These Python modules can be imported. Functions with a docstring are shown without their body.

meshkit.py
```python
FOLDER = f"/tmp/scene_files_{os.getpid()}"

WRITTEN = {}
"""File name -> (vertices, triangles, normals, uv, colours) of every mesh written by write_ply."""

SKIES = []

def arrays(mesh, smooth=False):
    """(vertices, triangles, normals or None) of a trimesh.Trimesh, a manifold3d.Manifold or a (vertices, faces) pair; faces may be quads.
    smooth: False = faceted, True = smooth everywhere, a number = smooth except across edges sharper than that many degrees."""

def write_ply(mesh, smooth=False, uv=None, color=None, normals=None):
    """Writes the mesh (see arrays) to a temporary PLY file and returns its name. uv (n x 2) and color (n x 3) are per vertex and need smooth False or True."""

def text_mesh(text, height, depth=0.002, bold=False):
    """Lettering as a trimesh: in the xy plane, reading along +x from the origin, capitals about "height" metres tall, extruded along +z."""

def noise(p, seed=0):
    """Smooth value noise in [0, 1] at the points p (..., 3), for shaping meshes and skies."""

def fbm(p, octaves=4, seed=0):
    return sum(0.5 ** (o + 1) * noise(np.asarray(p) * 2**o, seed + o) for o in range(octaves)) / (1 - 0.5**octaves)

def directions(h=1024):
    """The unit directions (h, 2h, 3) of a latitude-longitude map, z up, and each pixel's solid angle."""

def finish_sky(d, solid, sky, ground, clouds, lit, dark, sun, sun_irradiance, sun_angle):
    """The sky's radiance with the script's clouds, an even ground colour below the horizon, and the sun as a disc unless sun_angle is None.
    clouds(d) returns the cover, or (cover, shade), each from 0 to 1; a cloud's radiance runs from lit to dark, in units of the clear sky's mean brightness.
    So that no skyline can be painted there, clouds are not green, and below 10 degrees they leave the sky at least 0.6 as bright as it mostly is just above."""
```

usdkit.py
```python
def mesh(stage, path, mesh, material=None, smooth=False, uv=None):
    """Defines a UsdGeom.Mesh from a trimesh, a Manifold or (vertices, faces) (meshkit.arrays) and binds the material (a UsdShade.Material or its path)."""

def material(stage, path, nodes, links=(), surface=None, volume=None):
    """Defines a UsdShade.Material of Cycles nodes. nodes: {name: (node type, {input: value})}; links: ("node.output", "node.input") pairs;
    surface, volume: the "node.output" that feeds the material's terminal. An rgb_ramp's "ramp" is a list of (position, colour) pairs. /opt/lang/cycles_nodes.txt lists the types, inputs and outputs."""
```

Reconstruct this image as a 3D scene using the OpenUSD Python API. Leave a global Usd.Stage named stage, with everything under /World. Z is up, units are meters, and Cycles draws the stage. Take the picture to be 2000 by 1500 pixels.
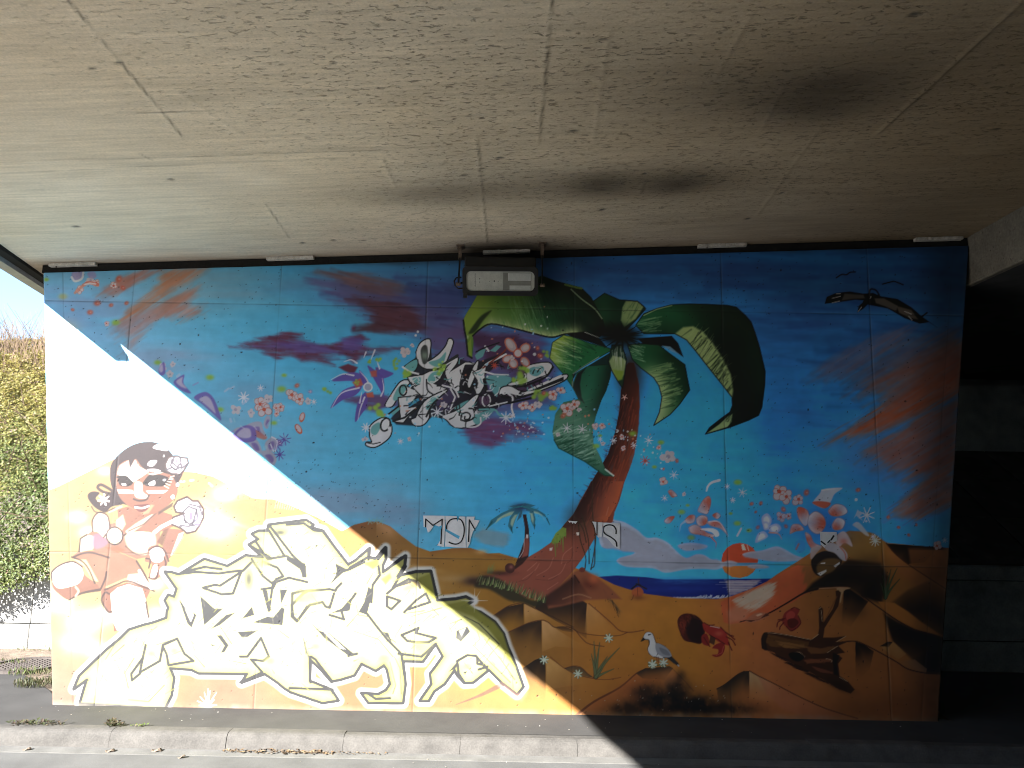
import math, numpy as np, trimesh, usdkit, meshkit
from pxr import Usd, UsdGeom, UsdLux, UsdShade, Gf, Sdf, Vt

# ------------------------------------------------------------------ stage, camera, sky, sun, exposure
stage = Usd.Stage.CreateInMemory()
UsdGeom.SetStageUpAxis(stage, UsdGeom.Tokens.z)
UsdGeom.SetStageMetersPerUnit(stage, 1.0)
UsdGeom.Xform.Define(stage, '/World')
UsdGeom.Scope.Define(stage, '/World/Looks')

FPX, PITCH, ROLL, YAW, DIST, EYE = 1471.607, 0.1460532, 0.01754715, -0.00466340, 7.0, 1.90852
EXPOSURE = 3.12
SUN = np.array([-0.755, -1.0, 0.712])
PAINT_GAIN = 0.9
SUN_STRENGTH, SKY_STRENGTH = 1.12, 0.055

def camera_axes():
    cp, sp, cy, sy = math.cos(PITCH), math.sin(PITCH), math.cos(YAW), math.sin(YAW)
    f = np.array([sy*cp, cy*cp, sp]); r = np.array([cy, -sy, 0]); u = np.cross(r, f)
    c, s = math.cos(ROLL), math.sin(ROLL)
    return c*r + s*u, -s*r + c*u, f
RIGHT, UP, FORWARD = camera_axes()
EYEPOS = np.array([0, -DIST, EYE])
cam = UsdGeom.Camera.Define(stage, '/World/camera')
m = np.eye(4); m[0, :3], m[1, :3], m[2, :3], m[3, :3] = RIGHT, UP, -FORWARD, EYEPOS
cam.AddTransformOp().Set(Gf.Matrix4d(m.tolist()))
cam.CreateHorizontalApertureAttr(36.0); cam.CreateVerticalApertureAttr(27.0)
cam.CreateFocalLengthAttr(36.0*FPX/2000)
cam.CreateClippingRangeAttr(Gf.Vec2f(0.05, 2000))
cam.CreateExposureAttr(EXPOSURE)

sd = SUN/np.linalg.norm(SUN)
elev, rot = math.asin(sd[2]), math.atan2(sd[0], sd[1])
skymat = usdkit.material(stage, '/World/Looks/sky_look', {
    'sky': ('sky_texture', {'sky_type': 'single_scattering', 'sun_disc': False, 'sun_elevation': elev, 'sun_rotation': rot, 'altitude': 100.0, 'air_density': 0.7, 'aerosol_density': 0.3, 'ozone_density': 1.0}),
    'bg': ('background_shader', {'strength': SKY_STRENGTH})}, [('sky.color', 'bg.color')], surface='bg.background')
sky = UsdLux.DomeLight.Define(stage, '/World/sky')
UsdShade.MaterialBindingAPI.Apply(sky.GetPrim()).Bind(skymat)
sky.GetPrim().SetCustomDataByKey('kind', 'structure')
sun = UsdLux.DistantLight.Define(stage, '/World/sun')
sun.CreateIntensityAttr(SUN_STRENGTH); sun.CreateAngleAttr(0.5); sun.CreateNormalizeAttr(True); sun.CreateColorAttr(Gf.Vec3f(1, 0.975, 0.94))
zx = np.cross([0, 0, 1], sd); zx /= np.linalg.norm(zx)
m = np.eye(4); m[0, :3], m[1, :3], m[2, :3] = zx, np.cross(sd, zx), sd
sun.AddTransformOp().Set(Gf.Matrix4d(m.tolist()))

# ------------------------------------------------------------------ helpers
rng = np.random.default_rng(7)
used = {}
def numbered(parent, name):
    k = (parent, name); n = used.get(k, 0); used[k] = n+1
    return name if n == 0 else f'{name}_{n:03d}'
def path_of(p): return '/World' if p is None else str(p.GetPath())
def data(p, label=None, cat=None, group=None, kind=None):
    p = p.GetPrim() if hasattr(p, 'GetPrim') else p
    for k, v in (('label', label), ('category', cat), ('group', group), ('kind', kind)):
        if v: p.SetCustomDataByKey(k, v)
    return p
def obj(name, mesh, material, parent=None, smooth=False, label=None, cat=None, group=None, kind=None, color=None):
    pp = path_of(parent)
    o = usdkit.mesh(stage, f'{pp}/{numbered(pp, name)}', mesh, material, smooth=smooth)
    if color is not None:
        UsdGeom.PrimvarsAPI(o).CreatePrimvar('paint', Sdf.ValueTypeNames.Color3fArray, 'vertex').Set(Vt.Vec3fArray.FromNumpy(np.asarray(color, np.float32)))
    return data(o, label, cat, group, kind)
def thing(name, loc=(0, 0, 0), label=None, cat=None, group=None, kind=None, rotz=0, parent=None):
    pp = path_of(parent)
    x = UsdGeom.Xform.Define(stage, f'{pp}/{numbered(pp, name)}')
    x.AddTranslateOp().Set(Gf.Vec3d(*map(float, loc)))
    if rotz: x.AddRotateZOp().Set(float(rotz))
    return data(x, label, cat, group, kind)
def lin(c):
    c = np.asarray(c, float)/255
    return np.where(c < 0.04045, c/12.92, ((c+0.055)/1.055)**2.4)
def fbm2(x, y, s, seed=0, octaves=4):
    x = np.asarray(x, float)
    return meshkit.fbm(np.stack([x*s, np.asarray(y, float)*s, np.full(x.shape, 3.7)], -1), octaves, seed)
def line_noise(s, k, seed, octaves=4):
    g_ = np.linspace(s.min(), s.max(), 4000); return np.interp(s, g_, fbm2(g_, g_*0, k, seed, octaves))
def surf(name, col, rough=0.8, var=0.25, scale=6.0, bump=0.3, bscale=60.0, bdist=0.004, stretch=(1, 1, 1), spec=0.3, paint=False, metal=0.0, speck=None):
    """Concrete, asphalt, metal: a colour (or the mesh's paint) varied by noise at two scales, with fine relief."""
    c = np.asarray(col, float)
    nodes = {'g': ('geometry', {}), 'map': ('mapping', {'scale': stretch}),
             'n1': ('noise_texture', {'scale': scale, 'detail': 5.0, 'roughness': 0.6}),
             'n2': ('noise_texture', {'scale': bscale, 'detail': 4.0, 'roughness': 0.65}),
             'r': ('rgb_ramp', {'ramp': [(0.25, (1-var,)*3), (0.75, (1+var,)*3)]}),
             'r2': ('rgb_ramp', {'ramp': [(0.3, (1-var*.6,)*3), (0.7, (1+var*.6,)*3)]}),
             'm1': ('mix', {'mix_type': 'multiply', 'fac': 1.0}), 'm2': ('mix', {'mix_type': 'multiply', 'fac': 1.0}),
             'b': ('bump', {'strength': bump, 'distance': bdist, 'use_object_space': False}),
             'p': ('principled_bsdf', {'roughness': rough, 'specular_ior_level': spec, 'metallic': metal})}
    links = [('g.position', 'map.vector'), ('map.vector', 'n1.vector'), ('map.vector', 'n2.vector'), ('n1.fac', 'r.fac'), ('n2.fac', 'r2.fac'),
             ('r.color', 'm1.color2'), ('m1.color', 'm2.color1'), ('r2.color', 'm2.color2'), ('n2.fac', 'b.height'), ('b.normal', 'p.normal')]
    if paint:
        nodes['a'] = ('attribute', {'attribute': 'paint'}); links.append(('a.color', 'm1.color1'))
    else: nodes['m1'][1]['color1'] = tuple(c)
    last = 'm2.color'
    if speck:
        sc, lo, scol, amt = speck
        nodes['v'] = ('noise_texture', {'scale': sc, 'detail': 2.0, 'roughness': 0.7})
        nodes['vr'] = ('rgb_ramp', {'ramp': [(lo, (0, 0, 0)), (min(lo+0.06, 1), (amt,)*3)]})
        nodes['ms'] = ('mix', {'mix_type': 'mix', 'color2': tuple(scol)})
        links += [('map.vector', 'v.vector'), ('v.fac', 'vr.fac'), ('vr.color', 'ms.fac'), (last, 'ms.color1')]
        last = 'ms.color'
    links.append((last, 'p.base_color'))
    return usdkit.material(stage, '/World/Looks/'+name, nodes, links, surface='p.BSDF')
def box(x0, x1, y0, y1, z0, z1, bev=0.0):
    if bev:
        import manifold3d as mf
        c = [(x, y, z) for x in (x0, x1) for y in (y0, y1) for z in (z0, z1)]
        pts = []
        for (x, y, z) in c:
            sx, sy, sz = (1 if x == x0 else -1)*bev, (1 if y == y0 else -1)*bev, (1 if z == z0 else -1)*bev
            pts += [(x, y+sy, z+sz), (x+sx, y, z+sz), (x+sx, y+sy, z)]
        h = trimesh.convex.convex_hull(np.array(pts))
        return h
    b = trimesh.creation.box([x1-x0, y1-y0, z1-z0]); b.apply_translation([(x0+x1)/2, (y0+y1)/2, (z0+z1)/2]); return b
def grid_faces(nv, nu):
    i = np.arange(nv*nu).reshape(nv, nu)
    a, b, c, d = i[:-1, :-1].ravel(), i[:-1, 1:].ravel(), i[1:, 1:].ravel(), i[1:, :-1].ravel()
    return np.vstack([np.stack([a, b, c], 1), np.stack([a, c, d], 1)])
def prism(profile, x0, x1):
    """profile of (y, z) points, extruded along x"""
    from shapely.geometry import Polygon
    e = trimesh.creation.extrude_polygon(Polygon(profile), x1-x0)
    v = e.vertices.copy(); e.vertices = np.stack([v[:, 2]+x0, v[:, 0], v[:, 1]], 1); e.fix_normals(); return e
def hull(pts): return trimesh.convex.convex_hull(np.asarray(pts, float))
def sheet(poly, z):
    from shapely.geometry import Polygon
    v, f = trimesh.creation.triangulate_polygon(Polygon(poly), engine='earcut')
    m = trimesh.Trimesh(np.column_stack([v, np.full(len(v), z)]), f, process=False)
    if m.face_normals[0, 2] < 0: m.invert()
    return m
def tube(points, r, sides=6):
    p = np.asarray(points, float); r = np.broadcast_to(r, (len(p),))
    t = np.gradient(p, axis=0); t /= np.linalg.norm(t, axis=1, keepdims=True)+1e-12
    ref = np.array([0, 0, 1.0]) if abs(t[:, 2]).mean() < .9 else np.array([1.0, 0, 0])
    a = np.cross(t, ref); a /= np.linalg.norm(a, axis=1, keepdims=True)+1e-12; b = np.cross(t, a)
    an = np.arange(sides)*2*np.pi/sides
    v = (p[:, None]+r[:, None, None]*(np.cos(an)[None, :, None]*a[:, None]+np.sin(an)[None, :, None]*b[:, None])).reshape(-1, 3)
    f = []
    for i in range(len(p)-1):
        for j in range(sides):
            k = (j+1) % sides; q = [i*sides+j, i*sides+k, (i+1)*sides+k, (i+1)*sides+j]
            f += [[q[0], q[1], q[2]], [q[0], q[2], q[3]]]
    n = len(v); v = np.vstack([v, p[0], p[-1]])
    for j in range(sides):
        k = (j+1) % sides; f += [[n, k, j], [n+1, (len(p)-1)*sides+j, (len(p)-1)*sides+k]]
    m = trimesh.Trimesh(v, np.array(f), process=False); m.fix_normals(); return m
cat_mesh = trimesh.util.concatenate

# ------------------------------------------------------------------ survey: the wall face is y = 0; marks on it are written in survey units (u right, v down)
def survey(P):
    d = np.asarray(P, float)-EYEPOS; z = d@FORWARD
    return 1000+FPX*(d@RIGHT)/z, 750-FPX*(d@UP)/z
def on_wall(u, v, y=0.0):
    d = FORWARD[None]+RIGHT[None]*((np.atleast_1d(u)-1000)/FPX)[:, None]+UP[None]*((750-np.atleast_1d(v))/FPX)[:, None]
    return EYEPOS+d*((y-EYEPOS[1])/d[:, 1])[:, None]
SOFFIT_A, SOFFIT_B = 4.2426, 0.04745
def soffit(x): return SOFFIT_A+SOFFIT_B*x
def deck_edge(y): return -4.70-0.2*y
JOINT0, JOINT = 0.54563, 1.40689

# ------------------------------------------------------------------ looks
asphalt = surf('asphalt', (0.070, 0.069, 0.067), 0.9, 0.22, 3.0, 0.5, 160.0, 0.004, speck=(260.0, 0.66, (0.2, 0.19, 0.18), 0.6))
pave_look = surf('pavement_asphalt', (0.034, 0.0325, 0.031), 0.9, 0.25, 2.2, 0.5, 190.0, 0.003, speck=(170.0, 0.7, (0.22, 0.2, 0.18), 0.5))
gutter_look = surf('gutter_asphalt', (0.10, 0.097, 0.09), 0.9, 0.3, 5.0, 0.5, 150.0, 0.004)
kerb_look = surf('kerb_concrete', (0.058, 0.054, 0.049), 0.85, 0.35, 7.0, 0.5, 90.0, 0.004, speck=(45.0, 0.63, (0.06, 0.055, 0.05), 0.5))
dirt_look = surf('dirt', (0.13, 0.10, 0.075), 0.95, 0.45, 9.0, 0.8, 70.0, 0.012)
earth_look = surf('bank_earth', (0.07, 0.06, 0.045), 0.95, 0.4, 5.0, 0.8, 40.0, 0.02)
slope_look = surf('slope_paving', (0.065, 0.062, 0.06), 0.9, 0.4, 4.0, 0.6, 40.0, 0.01)
white_wall = surf('pale_concrete', (0.30, 0.295, 0.28), 0.85, 0.22, 5.0, 0.4, 60.0, 0.004)
pale_pave = surf('pale_paving', (0.35, 0.35, 0.34), 0.85, 0.2, 4.0, 0.4, 60.0)
shade_conc = surf('shade_concrete', (0.24, 0.27, 0.28), 0.9, 0.35, 3.0, 0.4, 50.0, 0.004)  # dimness of the recess under the deck is put into this tone
dark_conc = surf('grey_concrete', (0.22, 0.21, 0.2), 0.85, 0.3, 3.0, 0.4, 50.0, 0.004)
beam_look = surf('beam_concrete', (0.17, 0.152, 0.12), 0.85, 0.4, 4.0, 0.5, 40.0, 0.004, speck=(30.0, 0.66, (0.05, 0.045, 0.04), 0.8))
def soffit_material():
    n = {'g': ('geometry', {}), 'a': ('attribute', {'attribute': 'paint'}), 'xyz': ('separate_xyz', {}),
         'ma': ('mapping', {'rotation': (0, 0, math.radians(22)), 'scale': (19, 52, 1)}), 'na': ('noise_texture', {'scale': 1.0, 'detail': 4.0, 'roughness': 0.6, 'distortion': 0.5}),
         'mb': ('mapping', {'rotation': (0, 0, math.radians(5)), 'scale': (1.2, 42, 1)}), 'nb': ('noise_texture', {'scale': 1.0, 'detail': 4.0, 'roughness': 0.65}),
         'mc': ('mapping', {'scale': (0.35, 0.8, 1)}), 'nc': ('noise_texture', {'scale': 1.0, 'detail': 4.0, 'roughness': 0.6}),
         'nd': ('noise_texture', {'scale': 70.0, 'detail': 4.0, 'roughness': 0.7}),
         'ra': ('rgb_ramp', {'ramp': [(0.57, (0, 0, 0)), (0.66, (1, 1, 1))]}), 'rb': ('rgb_ramp', {'ramp': [(0.3, (.90,)*3), (0.7, (1.10,)*3)]}), 'rd': ('rgb_ramp', {'ramp': [(0.3, (.88,)*3), (0.7, (1.12,)*3)]}),
         'rc': ('rgb_ramp', {'ramp': [(0.34, (.15,)*3), (0.56, (1, 1, 1))]}),
         'mx': ('map_range', {'range_type': 'smoothstep', 'from_min': -3.6, 'from_max': -0.4, 'to_min': 0.06, 'to_max': 1.1, 'clamp': True}),
         'k1': ('math', {'math_type': 'multiply'}), 'k2': ('math', {'math_type': 'multiply'}), 'k3': ('math', {'math_type': 'multiply', 'value2': 0.54}),
         'h1': ('math', {'math_type': 'multiply', 'value2': -0.8}), 'h2': ('math', {'math_type': 'add'}), 'h3': ('math', {'math_type': 'multiply', 'value2': 0.45}),
         'c1': ('mix', {'mix_type': 'multiply', 'fac': 1.0}), 'c2': ('mix', {'mix_type': 'multiply', 'fac': 1.0}), 'c3': ('mix', {'mix_type': 'mix', 'color2': (.045, .036, .026)}),
         'b': ('bump', {'strength': 0.7, 'distance': 0.006}), 'p': ('principled_bsdf', {'roughness': 0.85, 'specular_ior_level': 0.25})}
    l = [('g.position', m_+'.vector') for m_ in ('ma', 'mb', 'mc')]+[('ma.vector', 'na.vector'), ('mb.vector', 'nb.vector'), ('mc.vector', 'nc.vector'), ('g.position', 'nd.vector'), ('g.position', 'xyz.vector'), ('xyz.x', 'mx.value'),
         ('na.fac', 'ra.fac'), ('nb.fac', 'rb.fac'), ('nc.fac', 'rc.fac'), ('nd.fac', 'rd.fac'), ('ra.color', 'k1.value1'), ('rc.color', 'k1.value2'), ('k1.value', 'k2.value1'), ('mx.result', 'k2.value2'), ('k2.value', 'k3.value1'),
         ('a.color', 'c1.color1'), ('rb.color', 'c1.color2'), ('c1.color', 'c2.color1'), ('rd.color', 'c2.color2'), ('c2.color', 'c3.color1'), ('k3.value', 'c3.fac'), ('c3.color', 'p.base_color'),
         ('k2.value', 'h1.value1'), ('nb.fac', 'h3.value1'), ('h1.value', 'h2.value1'), ('h3.value', 'h2.value2'), ('h2.value', 'b.height'), ('b.normal', 'p.normal')]
    return usdkit.material(stage, '/World/Looks/soffit_concrete', n, l, surface='p.BSDF')
soffit_look = soffit_material()
mural_look = surf('painted_concrete', (0.5, 0.5, 0.5), 0.7, 0.07, 9.0, 0.35, 140.0, 0.003, paint=True, spec=0.35)
board_look = surf('weathered_board', (0.55, 0.52, 0.46), 0.8, 0.25, 20.0, 0.4, 80.0, 0.003)
metal_look = surf('grey_metal', (0.33, 0.34, 0.35), 0.45, 0.15, 8.0, 0.1, 60.0, 0.002, metal=0.4)
black_paint = surf('black_lamp_paint', (0.009, 0.009, 0.009), 0.5, 0.25, 20.0, 0.2, 120.0, 0.001)
rusty = surf('rusty_steel', (0.12, 0.085, 0.06), 0.7, 0.5, 40.0, 0.4, 150.0, 0.002)
cast_iron = surf('cast_iron', (0.055, 0.045, 0.04), 0.7, 0.35, 30.0, 0.4, 150.0, 0.002)
paper_look = surf('poster_paper', (0.62, 0.61, 0.60), 0.8, 0.10, 14.0, 0.25, 120.0, 0.002)
ink_look = surf('poster_ink', (0.02, 0.02, 0.02), 0.7, 0.2, 30.0, 0.0)
reflector_look = surf('lamp_reflector', (0.78, 0.77, 0.71), 0.4, 0.12, 18.0, 0.1, 90.0, 0.001, speck=(110.0, 0.72, (0.08, 0.07, 0.05), 0.8))
lamp_white = surf('lamp_white', (0.86, 0.86, 0.83), 0.35, 0.08, 20.0, 0.0)
lamp_glass = usdkit.material(stage, '/World/Looks/lamp_glass', {'t': ('transparent_bsdf', {'color': (0.98, 0.985, 0.98)}), 'g': ('glossy_bsdf', {'roughness': 0.05}), 'f': ('fresnel', {'IOR': 1.45}), 'x': ('mix_closure', {})},
    [('f.fac', 'x.fac'), ('t.BSDF', 'x.closure1'), ('g.BSDF', 'x.closure2')], surface='x.closure')
def leaf_look(name, trans=0.35):
    return usdkit.material(stage, '/World/Looks/'+name, {'a': ('attribute', {'attribute': 'paint'}), 'p': ('principled_bsdf', {'roughness': 0.55, 'specular_ior_level': 0.4}),
        't': ('translucent_bsdf', {}), 'x': ('mix_closure', {'fac': trans})}, [('a.color', 'p.base_color'), ('a.color', 't.color'), ('p.BSDF', 'x.closure1'), ('t.BSDF', 'x.closure2')], surface='x.closure')
leaf_mat = leaf_look('leaves')
twig_mat = surf('twigs', (0.11, 0.075, 0.05), 0.9, 0.3, 30.0, 0.0)

# ------------------------------------------------------------------ ground
big = 300.0
obj('ground', sheet([(-big, -big), (big, -big), (big, big), (-big, big)], -0.30), dirt_look, kind='structure')
obj('road', box(-60, 90, -6.40, -0.70, -0.29, -0.122), asphalt, kind='structure')
obj('gutter', box(-60, 90, -0.85, -0.69, -0.2, -0.118), gutter_look, kind='structure')
pv = [(-60, -0.58), (90, -0.58), (90, 2.0), (4.3, 2.0), (3.9, 0.02), (3.7, 0.3), (-4.0, 0.3), (-4.07, 0.12), (-4.37, 0.48), (-4.94, 1.01), (-5.53, 1.50), (-6.4, 2.0), (-60, 2.0)]
obj('pavement', sheet(pv, 0.0), pave_look, kind='structure')
gx, gy = np.meshgrid(np.linspace(-9, -3.6, 150), np.linspace(-0.2, 2.35, 80))
dz = -0.02+0.05*(fbm2(gx, gy, 3.0, 5)-0.5)+0.016*np.clip(gy-0.6, 0, 1)
obj('dirt_verge', (np.stack([gx, gy, dz], -1).reshape(-1, 3), grid_faces(80, 150)), dirt_look, kind='structure', smooth=True)
obj('pavement_base', box(-60, 90, -0.57, 2.4, -0.29, -0.06), dirt_look, kind='structure')
obj('opposite_pavement', box(-60, 90, -10, -6.40, -0.29, 0.0), pale_pave, kind='structure')  # unseen pavement made pale to bounce sunlight under the deck
# kerb stones, each its own piece
kerb = thing('kerb', kind='structure')
kj = -3.1645-0.925*6
for k in range(21):
    x0, x1 = kj+0.925*k+0.0018, kj+0.925*(k+1)-0.0018
    j = rng.normal(0, 0.0035, 2)
    prof = [(-0.555, -0.2), (-0.555, 0.001+j[0]), (-0.640+j[1], 0.002+j[0]), (-0.662+j[1], -0.003+j[0]), (-0.678+j[1], -0.013+j[0]), (-0.690+j[1], -0.030+j[0]), (-0.699+j[1], -0.055+j[0]), (-0.716+j[1], -0.13), (-0.716+j[1], -0.2)]
    obj('kerb_stone', prism(prof, x0, x1), kerb_look, kerb)
obj('joint_mortar', prism([(-0.565, -0.2), (-0.565, -0.004), (-0.652, -0.004), (-0.684, -0.024), (-0.711, -0.13), (-0.711, -0.2)], kj, kj+0.925*21), kerb_look, kerb)

# ------------------------------------------------------------------ retaining wall behind the pier, bank and abutment
rw = thing('retaining_wall', (0, 2.30, 0), 'low pale concrete retaining wall with coping at the foot of the planted bank', 'wall')
jx = -5.75-2.0*6
for k in range(26):
    a, b = jx+2.0*k+0.006, jx+2.0*(k+1)-0.006
    j = rng.normal(0, 0.004, 3); wl = white_wall if b < -3.0 else shade_conc  # panels under the deck take the shade-tinted concrete
    obj('plinth_block', box(a, b, j[0], 0.24, -0.1, 0.278, 0.006), wl, rw)
    obj('wall_panel', box(a, b, 0.012+j[1], 0.24, 0.290, 0.985, 0.006), wl, rw)
    obj('coping_slab', box(a, b, -0.025+j[2], 0.28, 0.995, 1.15, 0.01), wl, rw)
obj('wall_core', box(jx+.01, jx+2*26-.01, 0.03, 0.23, -0.1, 1.14), surf('dark_joint', (.012, .012, .011), .95, .3, 20.0), rw)
gx, gy = np.meshgrid(np.linspace(-40, 40, 321), np.linspace(2.5, 12, 60))
gz = 1.10+np.minimum(gy-2.5, 3.4)*0.62+0.10*(fbm2(gx, gy, 1.5, 2)-.5)
gz = np.maximum(gz, np.interp(gy, [2.5, 3.3, 4.6, 6.3, 8], [1.85, 2.62, 3.55, 4.2, 4.25])+.12*(fbm2(gx, gy, 1.5, 2)-.5))
inside = 1/(1+np.exp(-(gx+5.6)*6))
gz = gz*(1-inside)+inside*(1.12+np.minimum(gy-2.5, 3.4)*0.62)
obj('bank', (np.stack([gx, gy, gz], -1).reshape(-1, 3), grid_faces(60, 321)), earth_look, kind='structure', smooth=True)
ab = thing('abutment', (0, 0, 0), 'dark concrete abutment wall at the top of the paved slope under the bridge', 'abutment')
obj('bearing_wall', box(-5.5, 60, 5.0, 6.4, 2.0, 3.77), shade_conc, ab)
obj('back_wall', box(-5.5, 60, 5.7, 6.5, 3.765, 4.9), shade_conc, ab)
sl = thing('slope_paving', kind='structure')
for r in range(3):
    for k in range(14):
        a = 4.6+k*0.95; y0 = 2.58+r*0.81; z0 = 1.15+(y0-2.5)*0.62+0.03
        q = [(a+.01, y0, z0), (a+.94, y0, z0), (a+.94, y0+.79, z0+.79*.62), (a+.01, y0+.79, z0+.79*.62)]
        obj('paving_slab', hull(q+[(x, y, z-0.06) for x, y, z in q]), slope_look, sl)
# the far side of the road, behind the viewer
ow = thing('opposite_pier', (0, -8.6, 0), 'plain concrete pier on the far pavement opposite the painted wall', 'pier')
obj('pier_body', hull([(x, y, z) for x, z in ((-4.0, 0), (3.8, 0), (-4.2, soffit(-4.2)-.06), (4.3, soffit(4.3)-.06)) for y in (-.9, 0)]), white_wall, ow)
oa = thing('added_abutment', (0, 0, 0), 'added unseen concrete abutment closing off light on the far side of the road', 'abutment')
obj('bearing_wall', box(-3.5, 70, -17.5, -16.6, -0.2, 4.9), dark_conc, oa)  # abutment added out of view to block light behind the viewer
obj('opposite_bank', hull([(-60, -12, 0), (60, -12, 0), (-60, -17, 3.3), (60, -17, 3.3), (-60, -30, 3.3), (60, -30, 3.3), (-60, -30, 0), (60, -30, 0)]), earth_look, kind='structure')

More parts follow.
